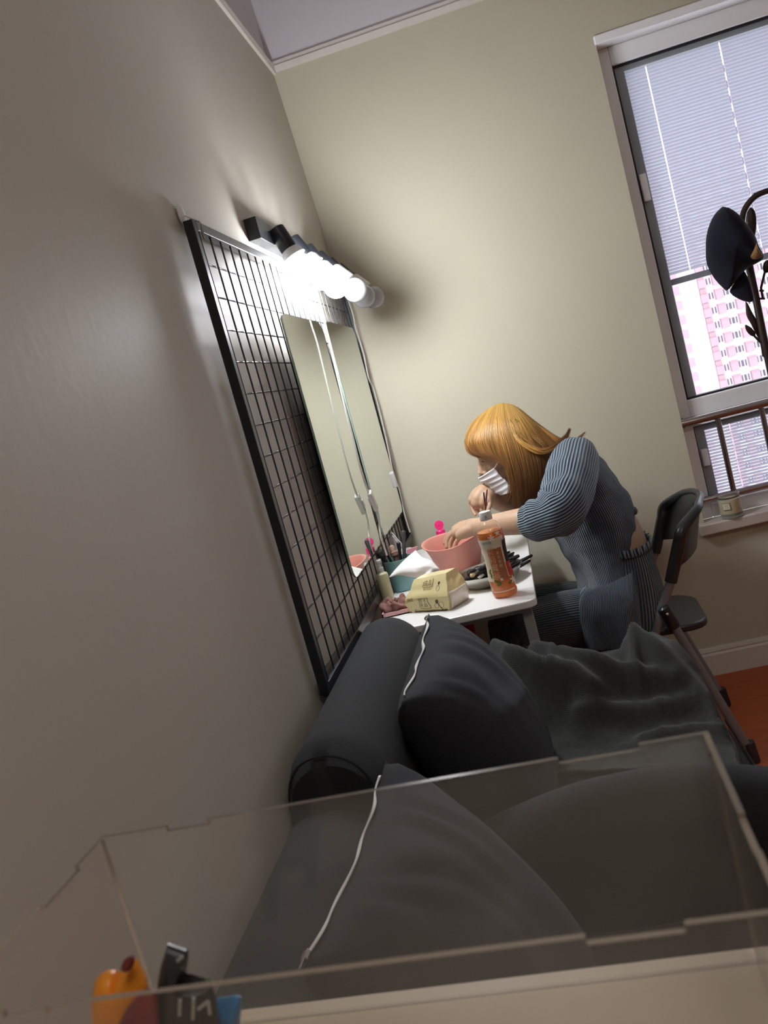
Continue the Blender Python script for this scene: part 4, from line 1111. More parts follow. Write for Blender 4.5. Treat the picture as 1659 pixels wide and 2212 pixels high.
M_felt = mat('navy_felt', (0.007, 0.008, 0.015), 0.95, sheen=0.12, spec=0.2, bump=0.4, bscale=500, var=0.2, vscale=80)
ht = thing('cap', 'floppy navy wool cap with a tan leather patch hanging on the coat rack', 'hat', PY(1580, 550, RY-0.05))
mb = MB(); inflate(mb, [(1561, 446), (1574, 448), (1587, 456), (1600, 468), (1612, 482), (1630, 506), (1638, 530), (1648, 552), (1645, 562), (1634, 569), (1612, 582), (1590, 606), (1572, 627), (1563, 623), (1545, 603), (1527, 573), (1524, 540), (1526, 510), (1535, 480), (1546, 460)], 0.10, RY-0.055, dense=2, flatpow=0.6)
for v in mb.v: 
    v += Vector((0, 1, 0))*(0.006*noise.noise(v*22))+Vector((0, 0.008*math.sin(v.x*60+v.z*30), 0))*0.5
mb.build('crown', M_felt, ht, autosmooth=0)
mb = MB(); inflate(mb, [(1606, 583), (1616, 600), (1624, 625), (1628, 645), (1624, 652), (1612, 652), (1594, 645), (1576, 630), (1590, 606)], 0.03, RY-0.045, dense=2); mb.build('ear_flap', M_felt, ht)
mb = MB(); inflate(mb, [(1634, 524), (1640, 540), (1648, 553), (1640, 558), (1630, 561), (1621, 555), (1628, 540)], 0.02, RY-0.098, dense=2, flatpow=0.7); mb.build('leather_patch', mat('tan_leather', (0.20, 0.10, 0.035), 0.6), ht)

# ================================================================== DESK AND CLEAR BOX IN FRONT
DZ = 0.905
mb = MB(); mb.bb(-0.450, 0.62, -0.18, 0.468, DZ-0.03, DZ)
dk = thing('desk', 'cream topped desk under the clear box at the bottom of the picture', 'desk', (0.05, 0.1, 0))
mb.build('desktop', mat('desk_cream', (0.62, 0.52, 0.41), 0.5, var=0.05, vscale=25), dk, smooth=False, bevel=0.003)
for x in (-0.42, 0.58):
    for y in (-0.14, 0.34):
        if True: 
            mb = MB(); mb.bb(x-0.015, x+0.015, y-0.015, y+0.015, 0.0, DZ-0.03); mb.build('leg', M_tableleg, dk, smooth=False)
BX0, BX1, BY0, BY1, BZ0, BZ1 = -0.303, 0.057, 0.302, 0.455, DZ+0.0005, 1.04
M_acr = glassy('clear_acrylic', (0.985, 0.98, 0.97), 0.050, (0.78, 0.77, 0.76), rough=0.05, gloss=0.8, ior=1.40)  # white diffuse haze stands in for veiling reflections on the panels
M_acr2 = glassy('clear_acrylic_low_haze', (0.985, 0.98, 0.97), 0.012, (0.85, 0.78, 0.70), rough=0.05, gloss=0.8, ior=1.40)  # same sheet with less haze, for the near and bottom panels
M_acre = mat('acrylic_edge', (0.34, 0.29, 0.24), 0.15, trans=0.55, ior=1.49)
bxo = thing('clear_box', 'open clear acrylic box with finger jointed edges on the desk in front', 'box', ((BX0+BX1)/2, (BY0+BY1)/2, BZ0))
th = 0.003
def panel(L, Hh, notch, frame, name='side_panel', face=None):
    """rectangle L x Hh with finger notches in the top edge; faces clear, edges tinted"""
    poly = [(0, 0), (L, 0), (L, Hh)]
    for a, b in reversed(notch): poly += [(b*L, Hh), (b*L, Hh-0.003), (a*L, Hh-0.003), (a*L, Hh)]
    poly.append((0, Hh)); mb = MB(); n = len(poly); base = len(mb.v)
    for t in (0, th):
        for x, y in poly: mb.v.append(Vector(frame(x, y, t)))
    mb.face([base+i for i in reversed(range(n))], None, 0); mb.face([base+n+i for i in range(n)], None, 0)
    for i in range(n):
        j = (i+1) % n; mb.face((base+i, base+j, base+n+j, base+n+i), None, 1 if i != 0 else 0)
    return mb.build(name, [face or M_acr, M_acre], bxo, smooth=False)
HB = BZ1-BZ0
panel(BX1-BX0, HB, [(0.125, 0.20), (0.78, 0.90)], lambda x, z, t: (BX0+x, BY1-t, BZ0+z))
panel(BX1-BX0, HB, [(0.10, 0.16), (0.80, 0.90)], lambda x, z, t: (BX0+x, BY0+t, BZ0+z), face=M_acr2)
panel(BY1-BY0-2*th, HB, [(0.55, 0.80)], lambda x, z, t: (BX0+t, BY0+th+x, BZ0+z))
panel(BY1-BY0-2*th, HB, [(0.25, 0.45)], lambda x, z, t: (BX1-t, BY0+th+x, BZ0+z))
mb = MB(); mb.bb(BX0+th, BX1-th, BY0+th, BY1-th, BZ0, BZ0+th); mb.build('bottom_panel', M_acr2, bxo, smooth=False)
def packet(outline, T, Y, col_, label, cat='snack', extra=None, name='snack_packet'):
    mb = MB(); inflate(mb, outline, T, Y, dense=2, flatpow=0.5)
    o = mb.build(name, mat('packet_%s' % label.split()[0], col_, 0.35, var=0.45, vscale=45)); tag(o, label, cat, 'snacks in the clear box')
    return o
# foil packets standing in the left half of the box, from the box floor upwards
def pk3(name, ol, T, Y, col_, label): return packet(ol, T, Y, col_, label, name=name)
pk3('snack_packet', [(206, 2140), (210, 2128), (228, 2116), (246, 2120), (254, 2134), (262, 2122), (274, 2100), (296, 2088), (304, 2104), (316, 2126), (322, 2160), (300, 2215), (296, 2330), (215, 2330), (202, 2240), (200, 2170)], 0.018, 0.372, (0.75, 0.26, 0.02), 'orange and yellow snack wrapper at the left of the clear box')
pk3('snack_packet', [(320, 2150), (342, 2150), (350, 2200), (345, 2330), (240, 2330), (262, 2230), (290, 2180)], 0.014, 0.352, (0.16, 0.010, 0.015), 'dark red snack wrapper between the orange and the black one')
pk3('snack_packet', [(370, 2054), (371, 2051), (374, 2051), (407, 2062), (410, 2063), (410, 2067), (402, 2105), (391, 2146), (391, 2149), (395, 2150), (462, 2145), (478, 2190), (488, 2330), (350, 2330), (345, 2200), (348, 2140), (358, 2090)], 0.016, 0.362, (0.018, 0.018, 0.018), 'black snack wrapper with pale lettering and a tall strip')
pk3('snack_packet', [(415, 2140), (428, 2126), (445, 2122), (460, 2130), (462, 2150), (460, 2300), (420, 2300)], 0.010, 0.392, (0.06, 0.09, 0.02), 'green snack wrapper tip behind the black one')
pk3('snack_packet', [(476, 2168), (500, 2164), (528, 2162), (530, 2190), (526, 2215), (520, 2330), (486, 2330), (480, 2210)], 0.014, 0.372, (0.015, 0.13, 0.30), 'blue snack wrapper at the right end of the snacks')
o = packet([(275, 2085), (290, 2080), (296, 2092), (290, 2106), (276, 2110), (268, 2100)], 0.008, 0.36, (0.14, 0.02, 0.015), 'maroon sweet topping the orange wrapper', name='sweet')
mb = MB()
for a, b in (((400, 2170), (398, 2205)), ((430, 2165), (428, 2212)), ((440, 2190), (462, 2172)), ((462, 2172), (466, 2200)), ((405, 2075), (395, 2085))):
    mb.tube([PY(*a, 0.3515), PY(*b, 0.3515)], 0.0009, 6)
mb.build('lettering', mat('lettering_pale', (0.30, 0.30, 0.28), 0.5), bpy.data.objects['snack_packet.002'])

# the desk, the box and its contents stand slightly turned on the room
_a = math.radians(-2.4); _pv = Vector((-0.12, 0.455, 0)); _rm = Matrix.Rotation(_a, 3, 'Z')
for o in [dk, bxo]+[q for q in COL.objects if q.parent is None and q.name.split('.')[0] in ('snack_packet', 'sweet')]:
    o.location = _pv+_rm @ (o.location-_pv); o.rotation_euler[2] += _a

# ================================================================== PERSON
PYC = 2.62
def limb(mb, pts, n=20):
    """pts: (px,py,Y,r)"""
    P = cr([tuple(PY(a, b, Y))+(r,) for a, b, Y, r in pts], max(6, 6*(len(pts)-1)+1))
    mb.tube([p[:3] for p in P], [p[3] for p in P], n)
    mb.sphere(P[0][:3], P[0][3]*0.98, 10); mb.sphere(P[-1][:3], P[-1][3]*0.98, 10)
mb = MB()
# head frame: F forwards out of the face, U up the skull, S towards the camera side
def img_vec(dx, dy):
    v = PY(1092+dx, 962+dy, PYC)-PY(1092, 962, PYC); return v.normalized()
HF = img_vec(-0.90, 0.44); HS = Vector((0, -1, 0)); HU = img_vec(-0.44, -0.90)
HF = (HF+Vector((0, -0.10, 0))).normalized(); HU = (HU-HF*HU.dot(HF)).normalized(); HS = HF.cross(HU).normalized()
if HS.y > 0: HS = -HS
HR = Matrix((HF, HS, HU)).transposed()
HC = PY(1092, 962, PYC)
def hp(f, s, u): return HC+HF*f+HS*s+HU*u
def ell(c, r, n=14): mb.sphere(c, r, n, R=HR)
ell(hp(0.0, 0, 0.015), (0.093, 0.074, 0.090)); ell(hp(0.022, 0, -0.040), (0.066, 0.060, 0.066)); ell(hp(0.042, 0, -0.075), (0.040, 0.040, 0.036))
ell(hp(0.030, 0, -0.022), (0.062, 0.070, 0.056)); ell(hp(0.004, 0, -0.055), (0.062, 0.067, 0.050)); ell(hp(0.055, 0, -0.02), (0.030, 0.050, 0.040)); ell(hp(0.050, 0.033, -0.035), (0.030, 0.026, 0.028)); ell(hp(0.050, -0.033, -0.035), (0.030, 0.026, 0.028))
# nose
mb.tube([hp(0.080, 0, 0.002), hp(0.090, 0, -0.018), hp(0.101, 0, -0.041), hp(0.095, 0, -0.049)], [0.008, 0.009, 0.0105, 0.009], 12); mb.sphere(hp(0.098, 0, -0.042), 0.0105, 8)
for s in (1, -1): mb.sphere(hp(0.089, s*0.011, -0.047), 0.0075, 8)
# brow ridge, lips, ears
mb.tube([hp(0.062, 0.045, 0.012), hp(0.080, 0.025, 0.016), hp(0.084, 0, 0.012), hp(0.080, -0.025, 0.016), hp(0.062, -0.045, 0.012)], 0.010, 10)
mb.sphere(hp(0.078, 0, -0.066), (0.010), 10)
for s in (1, -1): mb.sphere(hp(-0.002, s*0.073, -0.022), (0.012, 0.008, 0.026), 10, R=HR)
# neck and upper torso core
limb(mb, [(1120, 985, PYC, 0.048), (1150, 990, PYC, 0.048), (1185, 1000, PYC, 0.052), (1215, 1015, PYC, 0.07)])
def body_rings(secs, n=32, ypow=1.0):
    out = []
    for s in cr(secs, 5*len(secs)):
        fx, fy, bx_, by_, hw, yc = s
        A = PY(fx, fy, yc); B2 = PY(bx_, by_, yc); c = (A+B2)/2; h = (A-B2)/2
        out.append([c+h*math.cos(t)+Vector((0, -hw*math.sin(t), 0)) for t in [2*math.pi*k/n for k in range(n)]])
    return out
mb.loft(body_rings([(1275, 1370, 1395, 1360, 0.15, PYC), (1258, 1290, 1402, 1240, 0.15, PYC), (1248, 1245, 1396, 1166, 0.130, PYC), (1225, 1190, 1371, 1112, 0.120, PYC), (1190, 1115, 1335, 1055, 0.135, PYC),
                    (1185, 1060, 1300, 1005, 0.145, PYC), (1190, 1015, 1262, 970, 0.13, PYC), (1195, 990, 1235, 965, 0.07, PYC)]))
# near arm (her left)
limb(mb, [(1248, 1000, 2.48, 0.050), (1235, 1050, 2.38, 0.046), (1215, 1108, 2.27, 0.040)])
limb(mb, [(1215, 1108, 2.27, 0.040), (1165, 1122, 2.30, 0.0395), (1120, 1127, 2.33, 0.036), (1075, 1133, 2.37, 0.031), (1035, 1138, 2.405, 0.0265), (1018, 1138, 2.42, 0.0245)])
# near hand: back of the hand up, fingers down into the basin
def finger(pts, r): limb(mb, [(a, b, Y, r*(1-0.10*i)) for i, (a, b, Y) in enumerate(pts)], 12)
limb(mb, [(1022, 1139, 2.418, 0.024), (1008, 1143, 2.43, 0.0225), (995, 1148, 2.44, 0.021), (986, 1152, 2.445, 0.016)])
limb(mb, [(1016, 1137, 2.44, 0.020), (1000, 1139, 2.455, 0.019), (985, 1145, 2.465, 0.015)])
limb(mb, [(1018, 1144, 2.405, 0.019), (1005, 1150, 2.41, 0.018), (994, 1156, 2.42, 0.014)])
finger([(990, 1143, 2.478), (975, 1151, 2.492), (965, 1163, 2.497), (961, 1174, 2.495)], 0.0088)
finger([(988, 1148, 2.462), (974, 1157, 2.474), (967, 1170, 2.477), (965, 1182, 2.472)], 0.0092)
finger([(991, 1154, 2.442), (979, 1163, 2.448), (973, 1175, 2.450), (972, 1186, 2.446)], 0.0088)
finger([(996, 1159, 2.424), (988, 1167, 2.424), (984, 1176, 2.424), (984, 1185, 2.422)], 0.0078)
finger([(1012, 1136, 2.462), (997, 1144, 2.492), (985, 1153, 2.505), (978, 1163, 2.508)], 0.0098)
# far arm (her right): elbow out behind the hair, wrist bent in front of the mask
limb(mb, [(1232, 1000, 2.76, 0.048), (1200, 1045, 2.80, 0.044), (1160, 1083, 2.78, 0.040)])
limb(mb, [(1160, 1083, 2.78, 0.040), (1130, 1087, 2.74, 0.038), (1100, 1088, 2.69, 0.034), (1070, 1078, 2.64, 0.029), (1052, 1062, 2.61, 0.026)])
limb(mb, [(1052, 1060, 2.61, 0.026), (1042, 1066, 2.60, 0.026), (1034, 1078, 2.59, 0.024), (1030, 1086, 2.585, 0.019)])
limb(mb, [(1048, 1060, 2.625, 0.022), (1032, 1068, 2.62, 0.021), (1022, 1080, 2.615, 0.016)])
limb(mb, [(1058, 1064, 2.60, 0.022), (1050, 1076, 2.58, 0.020), (1045, 1086, 2.575, 0.016)])
finger([(1016, 1079, 2.628), (1018, 1092, 2.626), (1022, 1104, 2.616), (1027, 1112, 2.604)], 0.0078)
finger([(1026, 1082, 2.604), (1028, 1096, 2.600), (1032, 1107, 2.590), (1036, 1114, 2.582)], 0.0080)
finger([(1037, 1085, 2.586), (1039, 1098, 2.580), (1042, 1108, 2.572), (1045, 1114, 2.566)], 0.0078)
finger([(1048, 1086, 2.572), (1050, 1098, 2.564), (1052, 1107, 2.558), (1054, 1113, 2.556)], 0.0070)
finger([(1056, 1076, 2.566), (1058, 1090, 2.548), (1054, 1102, 2.542), (1049, 1110, 2.545)], 0.0085)
person = mb.build('person', M_skin, origin=(0.15, PYC, 0.43))
remeshed(person, 0.0026, 3)
tag(person, 'person with orange hair, white mask and ribbed blue top bent over the table', 'person')
# face details
M_lash = mat('lash_dark', (0.05, 0.03, 0.02), 0.7)
mb = MB()
for s in (1, -1):
    P = [hp(0.0855, s*0.016, -0.012), hp(0.0850, s*0.024, -0.010), hp(0.081, s*0.034, -0.011), hp(0.075, s*0.043, -0.014)]
    mb.tube(P, [0.0008, 0.0017, 0.0020, 0.0010], 8)
mb.build('eyelashes', M_lash, person)
mb = MB()
for s in (1, -1):
    P = [hp(0.086, s*0.014, 0.014), hp(0.084, s*0.026, 0.019), hp(0.074, s*0.040, 0.018)]
    mb.tube(cr([tuple(p) for p in P], 8), 0.0022, 8)
mb.build('eyebrows', mat('brow_brown', (0.22, 0.12, 0.05), 0.8), person)

# ---- mask
M_mask = mat('mask_white', (0.78, 0.74, 0.76), 0.8, sss=0.1)
prof_m = [(1037, 1029), (1040, 1036), (1049, 1042), (1059, 1050), (1069, 1060), (1081, 1066)]
side_m = [(1069, 1009), (1077, 1020), (1085, 1030), (1093, 1036), (1099, 1045), (1101, 1063)]
mb = MB(); rows = []; NU, NV = 40, 44
pm = cr(prof_m, NV+1); sm = cr(side_m, NV+1)
for j in range(NV+1):
    row = []
    for i in range(-NU//2, NU//2+1):
        s = 2*i/NU; a = abs(s)
        mid = PY(pm[j][0], pm[j][1], PYC-0.010); sd = PY(sm[j][0], sm[j][1], PYC-0.072*(1 if s > 0 else -1)*1.0)
        f = 1-math.cos(a*math.pi/2); g = math.sin(a*math.pi/2)
        p = Vector((mid.x+(sd.x-mid.x)*f, mid.y+(sd.y-mid.y)*g, mid.z+(sd.z-mid.z)*f))
        pl = (math.sin(j/NV*2*math.pi*5)*0.5+0.5)**2*0.0035*(1-0.3*a)
        out = (p-HC); out = (out-HU*out.dot(HU)).normalized()
        row.append(p+out*(0.0035+pl))
    rows.append(row)
mb.grid(rows); mk = mb.build('face_mask', M_mask, person, recalc=False, autosmooth=0, solid=0.001)
mb = MB()
mb.tube([PY(1069, 1010, PYC-0.078), PY(1075, 1000, PYC-0.083), PY(1083, 989, PYC-0.085)], 0.0011, 6)
mb.tube([PY(1101, 1062, PYC-0.074), PY(1104, 1030, PYC-0.084), PY(1092, 1000, PYC-0.086)], 0.0011, 6)
mb.tube([PY(1069, 1010, PYC+0.078), PY(1083, 989, PYC+0.083)], 0.0011, 6)
mb.build('ear_loop', M_mask, mk)

# ---- hair
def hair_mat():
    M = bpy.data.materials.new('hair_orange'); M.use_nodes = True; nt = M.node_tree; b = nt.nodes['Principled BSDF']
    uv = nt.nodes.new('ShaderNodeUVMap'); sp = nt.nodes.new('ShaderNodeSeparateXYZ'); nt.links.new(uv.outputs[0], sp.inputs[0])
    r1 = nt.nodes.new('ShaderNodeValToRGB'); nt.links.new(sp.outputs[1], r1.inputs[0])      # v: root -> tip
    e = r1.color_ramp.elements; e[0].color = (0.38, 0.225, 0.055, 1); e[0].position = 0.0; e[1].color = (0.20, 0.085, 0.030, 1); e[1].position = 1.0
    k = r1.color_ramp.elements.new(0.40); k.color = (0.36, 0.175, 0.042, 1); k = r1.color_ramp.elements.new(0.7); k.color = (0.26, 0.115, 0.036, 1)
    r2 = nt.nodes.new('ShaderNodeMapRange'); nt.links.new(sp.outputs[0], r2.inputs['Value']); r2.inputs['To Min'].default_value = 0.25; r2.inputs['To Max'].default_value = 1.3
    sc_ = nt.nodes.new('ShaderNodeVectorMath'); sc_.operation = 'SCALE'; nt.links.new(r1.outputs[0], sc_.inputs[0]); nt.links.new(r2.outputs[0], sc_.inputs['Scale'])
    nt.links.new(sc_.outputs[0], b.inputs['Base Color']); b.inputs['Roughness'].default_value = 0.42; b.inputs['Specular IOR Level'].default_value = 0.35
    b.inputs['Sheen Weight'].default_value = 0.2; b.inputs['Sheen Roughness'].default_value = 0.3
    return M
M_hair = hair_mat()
C0 = PYC
G = [[(1047, 893, C0), (1022, 915, 2.612), (1008, 945, 2.600), (1008, 965, 2.588), (1013, 976, 2.578), (1021, 984, 2.570)],
     [(1056, 886, C0), (1033, 912, 2.590), (1018, 948, 2.560), (1021, 966, 2.552), (1031, 979, 2.548), (1049, 989, 2.540)],
     [(1064, 881, C0), (1046, 912, 2.572), (1036, 948, 2.540), (1042, 966, 2.536), (1058, 981, 2.532), (1080, 994, 2.528)],
     [(1072, 877, C0), (1060, 912, 2.558), (1058, 950, 2.530), (1071, 980, 2.528), (1088, 996, 2.524), (1104, 1018, 2.524)],
     [(1080, 875, C0), (1076, 914, 2.550), (1082, 955, 2.524), (1095, 1000, 2.520), (1106, 1045, 2.522), (1110, 1090, 2.528)],
     [(1088, 874, C0), (1092, 915, 2.546), (1104, 958, 2.520), (1116, 1005, 2.514), (1126, 1050, 2.518), (1128, 1082, 2.526)],
     [(1097, 875, C0), (1110, 915, 2.545), (1128, 958, 2.520), (1140, 1005, 2.512), (1146, 1045, 2.516), (1144, 1078, 2.526)],
     [(1105, 877, C0), (1126, 914, 2.548), (1148, 955, 2.526), (1162, 1000, 2.514), (1165, 1038, 2.518), (1157, 1070, 2.530)],
     [(1112, 880, C0), (1140, 914, 2.555), (1166, 950, 2.535), (1184, 985, 2.520), (1184, 1020, 2.525), (1172, 1055, 2.540)],
     [(1119, 884, C0), (1150, 916, 2.566), (1178, 945, 2.550), (1200, 968, 2.530), (1203, 990, 2.535), (1192, 1030, 2.56)],
     [(1126, 889, C0), (1158, 918, 2.585), (1186, 940, 2.575), (1208, 955, 2.560), (1222, 962, 2.545), (1232, 970, 2.54)],
     [(1132, 895, C0), (1162, 919, 2.62), (1190, 938, 2.62), (1212, 950, 2.62), (1228, 955, 2.62), (1242, 960, 2.62)]]
def mir(g): return [(a, b, 2*C0-Y) for a, b, Y in g]
guides = [[PY(*p) for p in g] for g in G]
gm = [[Vector((p.x, 2*C0-p.y, p.z)) for p in g] for g in guides]
NP = 18
Gr = [cr([tuple(p) for p in g], NP) for g in guides]; Gm = [cr([tuple(p) for p in g], NP) for g in gm]
hc = HC+Vector((0.02, 0, -0.01))
# inner shell under the strands
mb = MB()
def shell(gset):
    rows = [[Vector(p)+(Vector((Vector(p).x, C0, Vector(p).z))-Vector(p))*0.05+(hc-Vector(p)).normalized()*0.004 for p in g] for g in cr_rows(gset)]
    b = len(mb.v); nv, nu = len(rows), len(rows[0])
    for r_ in rows: mb.v += r_
    for j in range(nv-1):
        for i in range(nu-1):
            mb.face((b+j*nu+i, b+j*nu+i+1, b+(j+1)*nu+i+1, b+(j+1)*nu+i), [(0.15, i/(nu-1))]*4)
def cr_rows(gset):
    out = []
    for k in range(45):
        t = k/44*(len(gset)-1); i = min(int(t), len(gset)-2); f = t-i
        col_ = [cr([gset[q][n_] for q in range(len(gset))], 45)[k] for n_ in range(NP)] if False else [tuple(a*(1-f)+b*f for a, b in zip(gset[i][n_], gset[i+1][n_])) for n_ in range(NP)]
        out.append(col_)
    return out
shell(Gr); shell(Gm)
rh = random.Random(11)
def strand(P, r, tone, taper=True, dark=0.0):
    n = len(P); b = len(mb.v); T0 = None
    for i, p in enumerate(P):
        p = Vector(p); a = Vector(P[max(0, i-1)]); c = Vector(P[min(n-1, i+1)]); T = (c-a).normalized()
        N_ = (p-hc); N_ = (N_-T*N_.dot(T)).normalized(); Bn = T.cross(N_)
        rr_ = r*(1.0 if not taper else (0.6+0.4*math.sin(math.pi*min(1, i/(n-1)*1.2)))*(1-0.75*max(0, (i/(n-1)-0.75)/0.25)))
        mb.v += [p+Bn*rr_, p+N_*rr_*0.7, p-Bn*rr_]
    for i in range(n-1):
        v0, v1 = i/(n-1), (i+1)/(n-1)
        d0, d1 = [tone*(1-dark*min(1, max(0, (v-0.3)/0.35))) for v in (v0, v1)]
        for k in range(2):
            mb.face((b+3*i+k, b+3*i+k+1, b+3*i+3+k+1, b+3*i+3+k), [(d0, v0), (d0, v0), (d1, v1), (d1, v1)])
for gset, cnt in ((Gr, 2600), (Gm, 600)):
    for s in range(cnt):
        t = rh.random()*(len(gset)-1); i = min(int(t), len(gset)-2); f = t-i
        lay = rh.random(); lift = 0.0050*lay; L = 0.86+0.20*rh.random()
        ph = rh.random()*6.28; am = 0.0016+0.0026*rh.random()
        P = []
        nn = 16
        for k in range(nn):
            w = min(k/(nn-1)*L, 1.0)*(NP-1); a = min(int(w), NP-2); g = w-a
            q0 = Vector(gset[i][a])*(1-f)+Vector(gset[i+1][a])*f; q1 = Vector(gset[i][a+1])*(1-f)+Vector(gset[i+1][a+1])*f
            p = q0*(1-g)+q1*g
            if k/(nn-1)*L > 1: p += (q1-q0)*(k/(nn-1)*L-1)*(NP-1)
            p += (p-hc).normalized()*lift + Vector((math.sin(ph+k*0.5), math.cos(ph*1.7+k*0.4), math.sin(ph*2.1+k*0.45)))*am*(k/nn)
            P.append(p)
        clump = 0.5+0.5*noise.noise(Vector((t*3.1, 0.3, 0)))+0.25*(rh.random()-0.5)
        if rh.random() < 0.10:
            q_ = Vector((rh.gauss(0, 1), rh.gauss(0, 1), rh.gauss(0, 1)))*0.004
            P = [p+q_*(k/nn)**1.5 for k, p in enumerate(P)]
        strand(P, 0.0008+0.0006*rh.random(), max(0, min(1, clump*0.75+lay*0.35)), dark=0.45 if 3.3 < t < 9.6 else 0.05)  # lower lengths darker: browner underside plus painted self-shadow
# loose locks: the swept lock over the shoulder, flicked tips, wisps by the mask
def lock(pts, cnt, spread, r=0.0010, tone=(0.5, 1.0)):
    for s in range(cnt):
        o_ = Vector((rh.gauss(0, 1), rh.gauss(0, 1), rh.gauss(0, 1)))*spread
        P = [Vector(p)+o_*(0.5+0.5*math.sin(math.pi*k/17)) for k, p in enumerate(cr([tuple(PY(*q)) for q in pts], 18))]
        strand(P, r, tone[0]+(tone[1]-tone[0])*rh.random())
lock([(1098, 915, 2.545), (1118, 948, 2.515), (1145, 968, 2.502), (1172, 975, 2.495), (1198, 965, 2.50), (1222, 945, 2.54), (1230, 926, 2.56)], 46, 0.0032, tone=(0.75, 1.1))
lock([(1120, 890, 2.60), (1155, 920, 2.575), (1185, 942, 2.56), (1206, 955, 2.555), (1222, 945, 2.57), (1231, 927, 2.58)], 60, 0.0040, tone=(0.8, 1.15))
lock([(1200, 950, 2.62), (1225, 955, 2.64), (1246, 950, 2.66), (1264, 934, 2.66)], 40, 0.0035, tone=(0.3, 0.7))
lock([(1108, 1030, 2.530), (1103, 1060, 2.530), (1094, 1086, 2.54)], 12, 0.0040, tone=(0.3, 0.7))
lock([(1060, 975, 2.532), (1075, 996, 2.528), (1092, 1000, 2.526), (1100, 1015, 2.526)], 26, 0.0022, tone=(0.8, 1.1))
lock([(1100, 905, 2.55), (1130, 945, 2.52), (1168, 975, 2.508), (1190, 1000, 2.51)], 14, 0.0035, tone=(0.35, 0.6))
lock([(1112, 905, 2.55), (1150, 940, 2.53), (1178, 965, 2.515), (1185, 990, 2.515)], 14, 0.0035, tone=(0.35, 0.6))
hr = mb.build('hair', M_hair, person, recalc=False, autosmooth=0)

# ---- clothes: ribbed knit top (lofted pieces, ribs run along each piece)
DK, LT = (0.009, 0.017, 0.029), (0.090, 0.155, 0.220)
M_rib_t = rib_mat('rib_knit_torso', DK, LT, 125); M_rib_s = rib_mat('rib_knit_sleeve', DK, (0.25, 0.36, 0.46), 50); M_rib_p = rib_mat('rib_knit_legs', (0.014, 0.021, 0.030), (0.085, 0.125, 0.155), 70)  # one knit fabric; torso and leg shade put into darker tones
def cloth_rings(secs, n=72, amp=0.004, seed=0.0, ns=6, pw=1.0):
    out = []
    for s in cr(secs, ns*len(secs)):
        fx, fy, bx_, by_, hw, yc = s
        A = PY(fx, fy, yc); B2 = PY(bx_, by_, yc); c = (A+B2)/2; h = (A-B2)/2; ring_ = []
        for k in range(n):
            t = 2*math.pi*k/n
            p = c+h*math.copysign(abs(math.cos(t))**pw, math.cos(t))+Vector((0, -hw*math.copysign(abs(math.sin(t))**pw, math.sin(t)), 0))
            d = (p-c).normalized()
            p += d*(amp*noise.noise(Vector((p.x*9+seed, p.y*9, p.z*9)))+0.5*amp*noise.noise(p*25))
            ring_.append(p)
        out.append(ring_)
    return out
mb = MB()
mb.loft(cloth_rings([(1268, 1400, 1397, 1396, 0.212, PYC), (1258, 1350, 1388, 1330, 0.222, PYC), (1251, 1305, 1380, 1272, 0.215, PYC), (1256, 1280, 1375, 1240, 0.180, PYC), (1240, 1236, 1372, 1185, 0.150, PYC), (1206, 1178, 1372, 1120, 0.145, PYC), (1192, 1148, 1360, 1078, 0.15, PYC),
                     (1178, 1105, 1338, 1045, 0.162, PYC), (1172, 1060, 1308, 1003, 0.172, PYC), (1178, 1020, 1280, 972, 0.165, PYC), (1188, 992, 1258, 958, 0.130, PYC), (1194, 980, 1238, 953, 0.085, PYC)], amp=0.012), caps=False)
top = mb.build('ribbed_top', M_rib_t, person, autosmooth=0, solid=0.002)
# side panel of the top hanging over the lap
Lc = cr([(1266, 1276, 2.46), (1252, 1298, 2.425), (1249, 1335, 2.405), (1256, 1370, 2.400), (1266, 1402, 2.400)], 20); Rc = cr([(1374, 1232, 2.47), (1379, 1270, 2.43), (1387, 1320, 2.41), (1392, 1360, 2.405), (1397, 1398, 2.405)], 20)
mb = MB(); rows = []
for j in range(20):
    A, B2 = PY(*Lc[j]), PY(*Rc[j]); row = []
    for i in range(41):
        u = i/40; p = A*(1-u)+B2*u
        p.y += -0.022*math.sin(math.pi*u)+0.045*max(0, 1-u/0.06)**2+0.05*max(0, (u-0.9)/0.1)**2+0.005*math.sin(u*13+j*0.15)*(j/19)+0.004*noise.noise(Vector((u*6, j*0.3, 1)))
        row.append(p)
    rows.append(row)
mb.grid(rows); mb.build('hem_panel', rib_mat('rib_knit_panel', DK, (0.085, 0.145, 0.205), 38), top, recalc=False, autosmooth=0, solid=0.002)
# sleeves
def sleeve(pts, name, seed, cuff=True, n=64):
    P = cr([tuple(PY(a, b, Y))+(r,) for a, b, Y, r in pts], 34); mb = MB(); rings = []; N_ = None
    for i, p in enumerate(P):
        c = Vector(p[:3]); a = Vector(P[max(0, i-1)][:3]); d = Vector(P[min(len(P)-1, i+1)][:3]); T = (d-a).normalized()
        if N_ is None: N_ = (Vector((0, 0, 1))-T*T.z).normalized()
        else: N_ = (N_-T*N_.dot(T)).normalized()
        B_ = T.cross(N_); ring_ = []
        for k in range(n):
            t = 2*math.pi*k/n; q = N_*math.cos(t)+B_*math.sin(t)
            v = i/(len(P)-1)
            w = 0.006*noise.noise(Vector((q.x*2+seed, q.z*2+v*5, q.y*2)))+0.0075*math.sin(v*38+3*math.sin(t+seed))*math.exp(-((v-0.60)/0.30)**2)*(0.6+0.4*math.sin(t*1+1))
            ring_.append(c+q*(p[3]+w))
        rings.append(ring_)
    mb.loft(rings, caps=False)
    return mb.build(name, M_rib_s, top, autosmooth=0, solid=0.002)
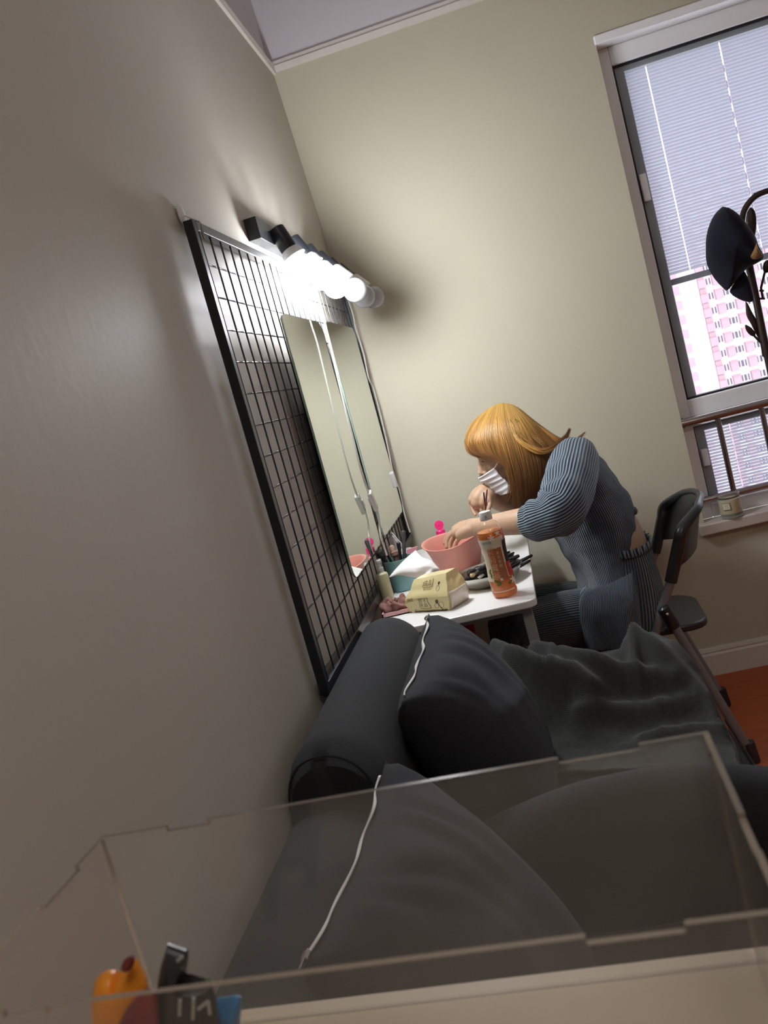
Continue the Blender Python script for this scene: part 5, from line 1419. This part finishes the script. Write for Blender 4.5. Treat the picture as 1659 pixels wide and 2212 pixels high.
sleeve([(1246, 985, 2.56, 0.058), (1240, 1001, 2.50, 0.068), (1232, 1038, 2.40, 0.070), (1222, 1078, 2.315, 0.066), (1206, 1105, 2.275, 0.064), (1180, 1117, 2.27, 0.059), (1160, 1125, 2.285, 0.053), (1146, 1129, 2.30, 0.048)], 'sleeve', 2.0)
sleeve([(1240, 990, 2.70, 0.068), (1222, 1010, 2.77, 0.070), (1195, 1045, 2.82, 0.064), (1165, 1070, 2.80, 0.056), (1140, 1075, 2.76, 0.048)], 'sleeve', 5.0)
# seam piping on the sleeve and shoulder
# knotted back hem
mb = MB(); c = PY(1371, 1103, PYC-0.02)
for k in range(9):
    a = -0.9+0.22*k; P = [c, c+Vector((-0.03-0.004*k, -0.03, 0.03*math.sin(a*2))), c+Vector((-0.07, -0.075, 0.07*math.sin(a*2)-0.01*k))]
    mb.tube(P, [0.006, 0.005, 0.002], 8)
mb.sphere(c, (0.008, 0.02, 0.012), 10); mb.build('gathered_knot', M_rib_s, top)
# trousers
def legs():
    mb = MB()
    mb.loft(cloth_rings([(1290, 1385, 1418, 1385, 0.165, PYC), (1282, 1340, 1435, 1320, 0.175, PYC), (1285, 1290, 1430, 1262, 0.170, PYC), (1290, 1230, 1414, 1200, 0.150, PYC), (1290, 1195, 1404, 1172, 0.140, PYC)], amp=0.006, seed=3), caps=True)
    tr_ = mb.build('trousers', M_rib_p, person, autosmooth=0)
    for Yh, Yk, off in ((2.50, 2.485, 0), (2.76, 2.78, -18)):
        pts = [(1375+off, 1318+off, Yh+0.03, 0.082), (1300+off, 1326+off, Yh+0.02, 0.082), (1220+off, 1338+off*1.5, Yk, 0.080), (1150+off*1.2, 1352+off*2, Yk, 0.070), (1118+off, 1368+off*2, Yk, 0.064)]
        P = cr([tuple(PY(a, b, Y))+(r,) for a, b, Y, r in pts], 24)
        k = P[-1]; kx, kz = k[0], k[2]
        P += cr([(kx-0.012, k[1], kz-0.03, 0.066), (kx-0.014, k[1], kz-0.12, 0.066), (kx+0.0, k[1], kz-0.25, 0.064), (kx+0.02, k[1], 0.09, 0.062)], 14)
        mb = MB(); n = 64; rings = []; N_ = None
        for i, p in enumerate(P):
            c = Vector(p[:3]); a = Vector(P[max(0, i-1)][:3]); d = Vector(P[min(len(P)-1, i+1)][:3]); T = (d-a).normalized()
            N_ = Vector((0, -1, 0)); B_ = T.cross(N_).normalized()
            rings.append([c+(N_*math.cos(t)+B_*math.sin(t))*(p[3]+0.006*noise.noise(Vector((c.x*8+math.cos(t), c.z*8+math.sin(t), Yh)))) for t in [2*math.pi*q/n for q in range(n)]])
        mb.loft(rings, caps=False); mb.build('trouser_leg', M_rib_p, tr_, autosmooth=0)
        mb = MB(); fx = P[-1][0]; mb.sphere((fx-0.045, Yk, 0.036), (0.115, 0.043, 0.034), 14); mb.tube([(fx, Yk, 0.03), (fx, Yk, 0.12)], [0.040, 0.036], 16); mb.build('shoe', M_black_m, person)
    # frilled waistband
    mb = MB(); rings = []
    for j, (o_, w) in enumerate(((0.0, 0.0), (0.012, 0.5), (0.024, 1.0))):
        base = cloth_rings([(1290, 1195-0, 1404, 1172, 0.142, PYC), (1290, 1193, 1404, 1170, 0.142, PYC)], n=240, amp=0.0, ns=1)[0]
        c = sum(base, Vector())/len(base); up = (PY(1360, 1100, PYC)-PY(1380, 1172, PYC)).normalized()
        rings.append([p+(p-c).normalized()*(0.004*w*math.sin(k*0.62)+0.003)+up*(o_+0.002*w*math.sin(k*0.62)) for k, p in enumerate(base)])
    mb.grid(rings, closed_u=True); mb.build('frilled_waistband', M_rib_s, tr_, autosmooth=0, solid=0.0015)
legs()
# ---- two slim brushes held in the right hand
for k, (a, b, cc) in enumerate(((PY(1045, 1066, 2.555), PY(1050, 1108, 2.545), (0.02, 0.01, 0.01)), (PY(1052, 1060, 2.550), PY(1047, 1109, 2.538), (0.10, 0.015, 0.015)))):
    mb = MB(); ax = (b-a).normalized(); mb.lathe([(0.0016, 0), (0.0022, 0.004), (0.0026, (b-a).length*0.7), (0.0018, (b-a).length)], a-ax*0.004, ax, 10)
    o = mb.build('slim_brush', mat('held_brush_%s' % ('black', 'maroon')[k], cc, 0.3)); tag(o, ('slim black brush held upright in the right hand', 'slim maroon brush held upright in the right hand beside the black one')[k], 'brush', 'brushes in the hand')
